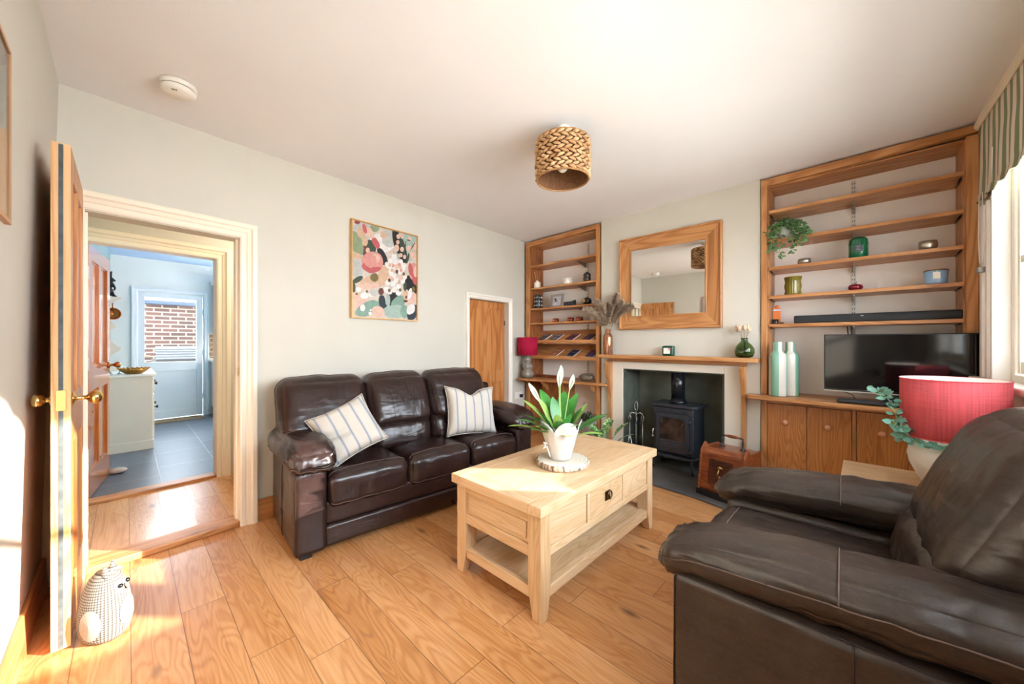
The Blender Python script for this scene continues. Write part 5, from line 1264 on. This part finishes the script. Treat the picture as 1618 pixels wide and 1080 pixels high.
def red_shade_mat(nm, col, tr):
    m = NT(nm); a = m.noise(m.coord((6, 6, 700)), 1, 2); tcx = m.n('TexCoord'); sxx = m.n('SeparateXYZ'); m.l(tcx.outputs['Object'], sxx.inputs[0])
    b = m.noise(m.coord((160, 160, 4)), 1, 2); f = m.math('MULTIPLY', m.math('ADD', a, b), .5)
    c = lin(col); col_ = m.ramp(f, [(.35, tuple(x*.8 for x in c[:3])+(1,)), (.65, tuple(min(1, x*1.2) for x in c[:3])+(1,))])
    m.set(col_, .85); m.bump(f, .0008, .6)
    t_ = m.n('BsdfTranslucent'); m.l(col_, t_.inputs[0]); mx = m.n('MixShader'); mx.inputs[0].default_value = tr
    m.l(m.p.outputs[0], mx.inputs[1]); m.l(t_.outputs[0], mx.inputs[2]); m.l(mx.outputs[0], m.out.inputs[0]); return m.m
rs = red_shade_mat('raspberry_linen', 'c01648', .35)
tl1 = T('table_lamp', 'table lamp with raspberry drum shade on a grey gourd-shaped base by the bookcase', 'lamp', (-3.035, 3.47, .7605))
lampshade(tl1, .125, .285, .505, rs)
bm = nb(); lathe(bm, [(.045, 0), (.068, .012), (.080, .045), (.066, .085), (.046, .100), (.058, .115), (.066, .145), (.054, .180), (.036, .192), (.044, .205), (.048, .235), (.034, .270), (.014, .290), (.008, .30), (.008, .43), (.001, .431)], 48, rib=lambda a, z: 1+.03*math.cos(a*12)*(z < .29)); P('lamp_base', bm, plain('grey_glazed_ceramic', '8a8379', .25, .2, 12, Coat_Weight=.4), tl1)
bm = nb(); tube(bm, [(-.05, .05, .01), (.0, -.1, -.01), (.04, -.16, -.03)], .002, 5); bm.free()
# socket and flex by the cupboard door
sk = T('wall_socket', 'white double socket low on the left wall behind the sofa arm', 'socket', (.001, 2.86, .53), 0, frame=FA)
bm = nb(); box(bm, 0, .009, -.073, .073, -.043, .043); P('plate', bm, bakelite, sk, bevel=.003)
bm = nb()
for y in (-.045, .03): box(bm, .009, .0125, y, y+.012, .012, .028)
P('switches', bm, bakelite, sk)
bm = nb(); box(bm, .009, .04, .015, .055, -.03, .01); tube(bm, [(.04, .035, -.01), (.06, .07, .03), (.05, .10, .12), (.03, .12, .22)], .0025, 6); P('plug', bm, blackm, sk, bevel=.002)

# plants on the floor by the hearth
gpot = T('potted_succulent', 'dark leafy plant in a grey stoneware pot on the floor by the mantel leg', 'plant', (-2.20, 3.53, .001))
bm = nb(); lathe(bm, [(.075, 0), (.088, .01), (.092, .10), (.096, .16), (.101, .165), (.101, .178), (.093, .178), (.088, .15), (.001, .15)], 40); 
for v in bm.verts: v.co.z *= 1.9
P('pot', bm, plain('grey_stoneware', '9b9892', .4, .12, 8), gpot)
bm = nb(); random.seed(9)
for i in range(130):
    a = random.uniform(0, 6.28); r_ = .085*random.random()**.5; t = random.uniform(.1, .9); leaf(bm, (r_*math.cos(a), r_*math.sin(a), .285+random.uniform(0, .10)), (math.cos(a)*t, math.sin(a)*t, 1-t*.6), (0, 0, 1) if t > .5 else (math.cos(a), math.sin(a), .2), .05, .022, .2, 4)
P('foliage', bm, plain('dark_olive_leaf', '37402c', .5, .3, 20), gpot, fixn=False)
st2 = T('plant_stool', 'low dark wooden stool under the grey stoneware pot', 'stool', (-2.20, 3.53, 0)); bm = nb(); bm.free()
bpy.data.objects.remove(st2)
df = T('dieffenbachia', 'green variegated leafy plant in front of the left mantel leg', 'plant', (-1.86, 3.26, .0145))
bm = nb(); lathe(bm, [(.055, 0), (.065, .005), (.078, .12), (.073, .12), (.068, .10), (.001, .10)], 32)
P('pot', bm, plain('dark_green_pot', '3b5a45', .35, .1, 8), df)
mv = NT('variegated_leaf'); vv = mv.noise(mv.coord(), 38, 3, .6, 1.0); mv.set(mv.ramp(vv, [(.42, '2c6b35'), (.5, '4f9150'), (.60, 'c8d69b')]), .35)
random.seed(15)
for i, (a, t, L, w_) in enumerate([(200, 55, .22, .09), (160, 35, .26, .09), (100, 25, .28, .09), (40, 35, .30, .10), (5, 50, .30, .10), (-30, 60, .22, .09), (-80, 45, .2, .09), (-120, 50, .2, .085), (60, 15, .26, .08), (130, 50, .24, .09), (250, 28, .24, .085)]):
    a, t = R(a), R(t); d = Vector((math.cos(a)*math.sin(t), math.sin(a)*math.sin(t), math.cos(t))); b0 = Vector((0, 0, .10))
    bm = nb(); tube(bm, [b0, b0+d*L*.45, b0+d*L*.7], .003, 6); leaf(bm, b0+d*L*.68, d+Vector((0, 0, .1)), Vector((-math.cos(a)*math.cos(t), -math.sin(a)*math.cos(t), math.sin(t))), L*.62, w_, .3, 8, fold=.15, tip=.9); P('leaf', bm, mv.m, df, fixn=False)

# ================================================================== SIDE TABLE AND LAMP BEHIND THE ARMCHAIR
sd = T('side_table', 'oak side table behind the armchair carrying the large red lamp', 'table', (.195, 2.79, 0))
bm = nb(); box(bm, -.275, .275, -.19, .17, .478, .50); P('tabletop', bm, tabX, sd, bevel=.003)
bm = nb(); box(bm, -.25, .25, -.165, .145, .40, .478); P('apron', bm, tabX, sd, bevel=.002)
for x in (-.235, .235):
    for y in (-.15, .13): bm = nb(); box(bm, x-.022, x+.022, y-.022, y+.022, 0, .40); P('leg', bm, tabZ, sd, bevel=.002)
rs2 = red_shade_mat('coral_linen', 'ee7c82', .6)
tl2 = T('table_lamp', 'large table lamp with wide red linen drum shade and white round base behind the armchair', 'lamp', (.31, 2.69, .5005))
lampshade(tl2, .172, .250, .528, rs2)
bm = nb(); lathe(bm, [(.075, 0), (.085, .004), (.110, .045), (.138, .11), (.148, .155), (.138, .20), (.100, .232), (.055, .245), (.045, .255), (.03, .26), (.012, .27), (.012, .43), (.001, .431)], 56); P('lamp_base', bm, ceramw, tl2)
eu = T('eucalyptus_garland', 'faux eucalyptus garland wound round the neck of the large red lamp', 'garland', (.31, 2.69, .5005))
random.seed(31); bmL = nb(); bmS = nb()
for pts, n_ in (([(-.10, -.05, .245), (-.15, -.09, .27), (-.185, -.09, .33), (-.20, -.06, .40), (-.235, -.02, .44), (-.27, .0, .455)], 40),
                ([(-.12, -.02, .23), (-.16, -.08, .22), (-.17, -.11, .27), (-.20, -.12, .32)], 24),
                ([(-.14, -.02, .235), (-.12, -.11, .225), (-.04, -.16, .215), (.05, -.165, .21), (.13, -.13, .215)], 46),
                ([(-.10, .05, .24), (-.05, -.10, .25), (.03, -.13, .25), (.10, -.11, .245)], 36)):
    vine(bmL, bmS, pts, n_, .036, .018)
P('foliage', bmL, mi2, eu, fixn=False); P('stems', bmS, mst, eu)
bm = nb(); random.seed(8)
for i in range(90):
    a = random.uniform(0, 6.28); r_ = .05*random.random()**.5; tube(bm, [(r_*math.cos(a), r_*math.sin(a), .0), (r_*1.3*math.cos(a), r_*1.3*math.sin(a), .05*(1-r_*10))], .006, 5)
bm.free()

# ================================================================== CEILING FITTINGS
px_, py_ = -1.335, 1.855; zc = czt(px_, py_)
pd = T('pendant_lamp', 'woven water hyacinth pendant shade hanging from a white ceiling rose', 'pendant lamp', (px_, py_, zc-.001))
bm = nb(); lathe(bm, [(.050, 0), (.050, -.012), (.042, -.026), (.012, -.034), (.006, -.034)], 40); P('ceiling_rose', bm, bakelite, pd)
bm = nb(); tube(bm, [(0, 0, -.03), (0, 0, -.13)], .0025, 6); P('flex', bm, bakelite, pd)
bm = nb(); lathe(bm, [(.010, -.12), (.018, -.135), (.018, -.19), (.010, -.192)], 20); P('lamp_holder', bm, bakelite, pd)
bm = nb(); sphere(bm, (0, 0, -.235), .032, 20, 14, 1.05); lathe(bm, [(.014, -.185), (.015, -.205)], 16); P('light_bulb', bm, plain('opal_bulb', 'f2efe8', .3), pd)
mwv = NT('water_hyacinth'); nv = mwv.noise(mwv.coord(), 16, 3, .7); mwv.set(mwv.ramp(nv, [(.30, '8d6238'), (.45, 'b78c60'), (.68, 'd9b88c')]), .8); mwv.bump(mwv.noise(mwv.coord((1, 1, 1)), 160, 2), .0008)
shp = nb(); Rr, zt_, zb_, rows_, per = .158, -.085, -.315, 10, 22
TILT = Matrix.Rotation(R(0), 4, 'X')
def onring(a, z, rr_): return Vector((rr_*math.cos(a), rr_*math.sin(a), z))
for r_ in range(rows_):
    z = zt_+(zb_-zt_)*(r_+.5)/rows_; hgt = (zt_-zb_)/rows_
    for i in range(per):
        a0 = 2*math.pi*(i+.5*(r_ % 2))/per; da = 2*math.pi/per; pts = []; rad = []
        jr = random.uniform(-.002, .003)
        for k in range(6):
            t = k/5; a = a0-da*.12+da*1.12*t; pts.append(onring(a, z+hgt*(.40-.80*t)*(1 if r_ % 2 else -1), Rr+jr+.006*math.sin(t*math.pi)-.003)); rad.append(.0022+.0078*math.sin(t*math.pi)**.8)
        tube(shp, pts, rad, 6)
wv_ = P('woven_shade', shp, mwv.m, pd)
bm = nb()
for z in (zt_, zb_): tube(bm, [onring(2*math.pi*i/60, z, Rr) for i in range(60)], .006, 6, closed=True)
P('shade_rims', bm, plain('braided_rim', 'a67a4c', .85, .3, 60), wv_)
bm = nb(); lathe(bm, [(Rr-.009, zb_), (Rr-.009, zt_)], 60); bmesh.ops.delete(bm, geom=[f for f in bm.faces if len(f.verts) > 10], context='FACES')
P('dark_gap_sheet', bm, plain('weave_gap_shade', '6b4629', .9, .3, 60), wv_)  # dark sheet added inside so gaps in the weave read as shade
bm = nb()
for k in range(3): tube(bm, [(.016*math.cos(k*2.094), .016*math.sin(k*2.094), -.17), ((Rr-.01)*math.cos(k*2.094), (Rr-.01)*math.sin(k*2.094), zt_-.004)], .002, 5)
P('shade_spider', bm, steel, wv_)
sx0, sy0 = -2.487, .18; zs = czt(sx0, sy0)
sm_ = T('smoke_alarm', 'round white smoke alarm on the ceiling near the left wall', 'smoke alarm', (sx0, sy0, zs-.001))
bm = nb(); lathe(bm, [(.072, 0), (.072, -.020), (.068, -.024)], 48); P('base_ring', bm, bakelite, sm_)
bm = nb(); lathe(bm, [(.066, -.026), (.070, -.029), (.068, -.040), (.055, -.050), (.001, -.053)], 48); P('cover', bm, bakelite, sm_)
bm = nb(); lathe(bm, [(.066, -.023), (.066, -.027)], 48)
for k in range(3): obox(bm, (.045*math.cos(-.6+k*.18), .045*math.sin(-.6+k*.18), -.0525), (.008, .004, .002), (0, 0, -.6+k*.18))
P('vent_slot', bm, plain('vent_shadow_brown', '4a3a2c', .8), sm_)  # brown colour stands in for shade inside the vent gap

# ================================================================== PICTURES
fp = T('flower_painting', 'abstract painting of pink and white flowers in a thin gilt frame above the sofa', 'painting', (.003, .967, 1.802), R(90), frame=FA)
W2, H2 = .322, .402
mpf = [(0, 0), (0, .035), (.008, .035), (.010, .030), (.010, 0)]
for k in range(4): P('frame_side', mitred_side(W2, H2, mpf, k), plain('gilt_wood', 'd0a468', .35, .1, 20, Metallic=.3), fp)
def paint(nm, c): return plain('paint_'+nm, tuple(int(c[i:i+2], 16)/255*.9 for i in (0, 2, 4)), .6, .10, 35)
pal = {'ground': paint('ground', 'd9cdbf'), 'pink': paint('pink', 'dd9a90'), 'deep': paint('deep_pink', 'c65f60'), 'pale': paint('pale_pink', 'e6c0ae'), 'peach': paint('peach', 'd8b596'), 'white': paint('white', 'efebe8'), 'black': paint('black', '1c1a1a'), 'sage': paint('sage', '8f9f7c'),
       'dgreen': paint('dark_green', '3f4d3a'), 'teal': paint('teal', '86a897'), 'mist': paint('mist', 'a9c0b4'), 'navy': paint('navy', '2b3440'), 'olive': paint('olive', '7a6a3c'), 'red': paint('red', '8f2f33'), 'brown': paint('brown', '6b3a28'), 'grey': paint('grey', 'c3c4c0')}
keys = list(pal)
def uvp(x, y):   # picture crop pixel -> local x,z
    u = (x-90)/570; yt = 100+145*u; yb = 965+35*u; return (u*2-1)*(W2-.010), (1-2*(y-yt)/(yb-yt))*(H2-.010)
bm = nb(); layer = [0]
def blob(col, cx, cy, rx, ry, rot=0, wob=.12):
    layer[0] += 1; y = -.020-.00006*layer[0]; n = 28; vs = []
    for i in range(n):
        a = 2*math.pi*i/n; k = 1+wob*noise.noise(Vector((math.cos(a)*1.3, math.sin(a)*1.3, layer[0]*2.7)))
        ex, ey = rx*k*math.cos(a), ry*k*math.sin(a); px2 = cx+ex*math.cos(R(rot))-ey*math.sin(R(rot)); py2 = cy+ex*math.sin(R(rot))+ey*math.cos(R(rot))
        lx, lz = uvp(px2, py2); vs.append(bm.verts.new((max(-W2+.011, min(W2-.011, lx)), y, max(-H2+.011, min(H2-.011, lz)))))
    try: f = bm.faces.new(vs); f.material_index = keys.index(col)
    except ValueError: pass
box(bm, -W2+.010, W2-.010, -.020, -.004, -H2+.010, H2-.010)
for b in [('grey', 180, 300, 120, 180), ('grey', 130, 520, 60, 90), ('pale', 130, 860, 90, 110), ('white', 330, 300, 110, 90), ('grey', 400, 260, 70, 80), ('mist', 560, 330, 120, 150), ('sage', 270, 165, 40, 35),
          ('black', 470, 280, 38, 120, -12), ('black', 520, 380, 40, 110, -10), ('black', 340, 430, 35, 90, -22), ('black', 580, 660, 50, 70), ('black', 430, 810, 50, 70), ('black', 620, 720, 45, 70), ('dgreen', 520, 320, 22, 90, -15), ('dgreen', 240, 330, 38, 60, -20), ('brown', 190, 370, 18, 60),
          ('sage', 125, 310, 50, 110, -15), ('peach', 125, 420, 50, 28, 20), ('red', 130, 118, 22, 20), ('peach', 158, 215, 30, 50, -20), ('pale', 215, 200, 34, 40), ('deep', 188, 175, 17, 46, -15), ('peach', 190, 290, 24, 44), ('deep', 280, 300, 26, 58, -25), ('pale', 240, 225, 26, 36, -20), ('peach', 345, 225, 26, 30), ('peach', 350, 243, 36, 12, 10), ('pale', 212, 370, 16, 26),
          ('peach', 260, 650, 110, 62, -10), ('peach', 350, 580, 45, 80), ('pale', 215, 690, 95, 26, -4), ('pink', 250, 470, 92, 95), ('deep', 215, 520, 55, 40, 25), ('deep', 270, 545, 60, 22, -20), ('pale', 270, 440, 45, 42), ('pink', 235, 465, 50, 60, 20),
          ('olive', 267, 612, 35, 38), ('dgreen', 130, 635, 50, 22, -35), ('dgreen', 100, 705, 16, 45), ('white', 185, 775, 32, 30), ('white', 140, 720, 20, 22), ('olive', 124, 762, 10, 11), ('olive', 205, 738, 10, 12), ('white', 240, 770, 26, 16), ('grey', 270, 750, 40, 30), ('brown', 325, 738, 24, 32),
          ('teal', 215, 890, 110, 60, -30), ('navy', 335, 840, 30, 75, -6), ('navy', 360, 900, 22, 50), ('teal', 480, 850, 60, 80, 30), ('mist', 450, 920, 110, 60), ('teal', 540, 920, 40, 60), ('pale', 300, 920, 55, 50, 30), ('white', 170, 885, 20, 32), ('white', 232, 935, 14, 16), ('white', 238, 905, 7, 9), ('navy', 620, 930, 50, 75, 30), ('mist', 385, 820, 20, 60),
          ('pink', 630, 560, 50, 80), ('deep', 600, 540, 22, 60, -10), ('deep', 640, 630, 24, 50, -15), ('pale', 650, 560, 20, 50), ('pale', 610, 800, 45, 60, 25), ('white', 590, 760, 22, 50, 15), ('white', 600, 900, 40, 50, 30), ('peach', 548, 770, 26, 40), ('brown', 556, 790, 10, 14), ('brown', 550, 825, 22, 12), ('dgreen', 545, 690, 16, 45), ('olive', 628, 718, 18, 24),
          ('pale', 480, 240, 18, 22), ('pale', 475, 292, 16, 20), ('pale', 515, 357, 18, 24), ('pale', 540, 425, 16, 20), ('pale', 515, 235, 18, 26), ('pale', 585, 350, 32, 26), ('pale', 465, 345, 22, 32), ('pale', 500, 410, 20, 20), ('pale', 640, 330, 20, 40), ('pale', 620, 410, 30, 40), ('pale', 590, 265, 22, 22),
          ('dgreen', 545, 330, 5, 50, 10), ('dgreen', 620, 330, 5, 45, 35), ('dgreen', 570, 440, 12, 50, 15), ('dgreen', 580, 275, 20, 6, 10)]:
    blob(b[0], b[1], b[2], b[3], b[4], b[5] if len(b) > 5 else 0)
random.seed(12)
for x, y in [(440, 420), (410, 460), (450, 470), (500, 470), (530, 500), (380, 500), (420, 520), (475, 510), (410, 570), (440, 600), (490, 560), (520, 540), (400, 620), (460, 640), (520, 640), (430, 670), (480, 690), (380, 660), (440, 720), (400, 740), (370, 720), (480, 750), (535, 610), (500, 610)]:
    blob('white' if random.random() < .75 else 'pale', x, y, random.uniform(18, 28), random.uniform(22, 34), random.uniform(-40, 40))
for x, y, c_ in [(430, 505, 'pink'), (490, 495, 'pink'), (400, 500, 'peach'), (465, 557, 'brown'), (420, 545, 'peach'), (485, 655, 'peach'), (530, 580, 'olive'), (395, 728, 'olive'), (495, 725, 'olive'), (395, 637, 'black'), (505, 545, 'pink'), (440, 385, 'peach'), (425, 630, 'peach')]: blob(c_, x, y, 13, 16)
P('canvas', bm, [pal[k] for k in keys], fp)
# framed print on the front wall
fq = T('framed_print', 'framed botanical print in a thin pale wood frame at the far left edge', 'picture', (-1.60, -.2425, 1.79), R(180.1))
W3, H3 = .185, .25
for k in range(4): P('frame_side', mitred_side(W3, H3, [(0, 0), (0, .013), (.012, .013), (.012, 0)], k), plain('pale_frame_wood', 'b98d66', .5), fq)
bm = nb(); box(bm, -W3+.012, W3-.012, -.006, -.002, -H3+.012, H3-.012); P('mount', bm, bakelite, fq)
bm = nb(); random.seed(2)
for i in range(24):
    a = random.uniform(0, 6.28); leaf(bm, (.02*math.cos(a)-.02, -.0066, -.05+.03*math.sin(a)), (math.cos(a), 0, math.sin(a)), (0, -1, 0), .05, .02, 0, 3, fold=0)
P('printed_leaves', bm, plain('grey_print', '5a5d62', .6, .3, 60), fq, fixn=False)
bm = nb(); box(bm, -W3+.012, W3-.012, -.0105, -.0095, -H3+.012, H3-.012); P('frame_glass', bm, thin_glass('picture_glass'), fq)

# ================================================================== OWL DOOR STOP
ow = T('owl_doorstop', 'grey and white patterned fabric owl doorstop on the floor against the open pine door', 'doorstop', (-2.255, -.060, .001), R(20))
mo = NT('owl_fabric'); tc = mo.n('TexCoord'); mp1 = mo.n('Mapping'); mo.l(tc.outputs['Object'], mp1.inputs[0]); mp1.inputs['Rotation'].default_value = (0, 0, 0)
sx = mo.n('SeparateXYZ'); mo.l(mp1.outputs[0], sx.inputs[0])
an = mo.math('ARCTAN2', sx.outputs[1], sx.outputs[0])
q1 = mo.math('ABSOLUTE', mo.math('SINE', mo.math('MULTIPLY', an, 26))); q2 = mo.math('ABSOLUTE', mo.math('SINE', mo.math('MULTIPLY', sx.outputs[2], 340)))
fq_ = mo.math('LESS_THAN', mo.math('MULTIPLY', q1, q2), .34); mo.set(mo.mix(fq_, '8c8881', '47423d'), .9)
body = [(.001, 0), (.070, .0), (.086, .02), (.094, .07), (.092, .12), (.082, .17), (.070, .205), (.056, .235), (.034, .258), (.001, .268)]
bm = nb(); lathe(bm, body, 40)
for v in bm.verts:
    if v.co.z > .2: v.co.x *= 1.05
    v.co.y *= .82; v.co += v.normal*0
bd_ = P('body', bm, mo.m, ow, smooth=True)
def surf(ax, z, out=0):
    for (r0, z0), (r1, z1) in zip(body, body[1:]):
        if z0 <= z <= z1: r_ = r0+(r1-r0)*(z-z0)/max(1e-6, z1-z0); break
    return Vector(((r_+out)*math.cos(ax), (r_+out)*.82*math.sin(ax), z))
owhite = fabric('owl_white_felt', '9a968e', 300); 
bm = nb()
for a in (-1.1, 2.0):
    pass
FACE = R(35)    # towards the room
def patch(bm, a0, z0, ra, rz, out, n=22):
    c = surf(a0, z0, out+.003); vs = [bm.verts.new(surf(a0+ra*math.cos(2*math.pi*i/n), z0+rz*math.sin(2*math.pi*i/n), out)) for i in range(n)]; cv = bm.verts.new(c)
    for i in range(n): bm.faces.new((cv, vs[i], vs[(i+1) % n]))
for s_ in (-1, 1): patch(bm, FACE+s_*.30, .205, .28, .024, .003)
fd = P('face_disc', bm, owhite, bd_)
bm = nb(); patch(bm, FACE, .10, .50, .055, .003); P('belly', bm, owhite, bd_)
bm = nb(); patch(bm, FACE-1.55, .09, .42, .06, .006); P('wing', bm, owhite, bd_)
bm = nb(); patch(bm, FACE+1.6, .09, .42, .06, .006); P('wing', bm, owhite, bd_)
for s_ in (-1, 1):
    bm = nb(); c = surf(FACE+s_*.30, .206, .006); sphere(bm, c, .009, 12, 8); P('eye', bm, blackm, bd_)
    bm = nb(); tube(bm, [surf(FACE+s_*.5+.0, .245, -.004), surf(FACE+s_*1.0, .262, .005), surf(FACE+s_*1.2, .267, .024)+Vector((0, 0, .026))], [.022, .014, .002], 10); P('ear_tuft', bm, mo.m, bd_)
bm = nb(); c = surf(FACE, .195, .004); tube(bm, [c+Vector((0, 0, .008)), c+Vector((.008, .006, -.002)), c+Vector((.006, .005, -.014))], [.006, .006, .001], 8); P('beak', bm, plain('grey_beak', '8d8378', .6), bd_)
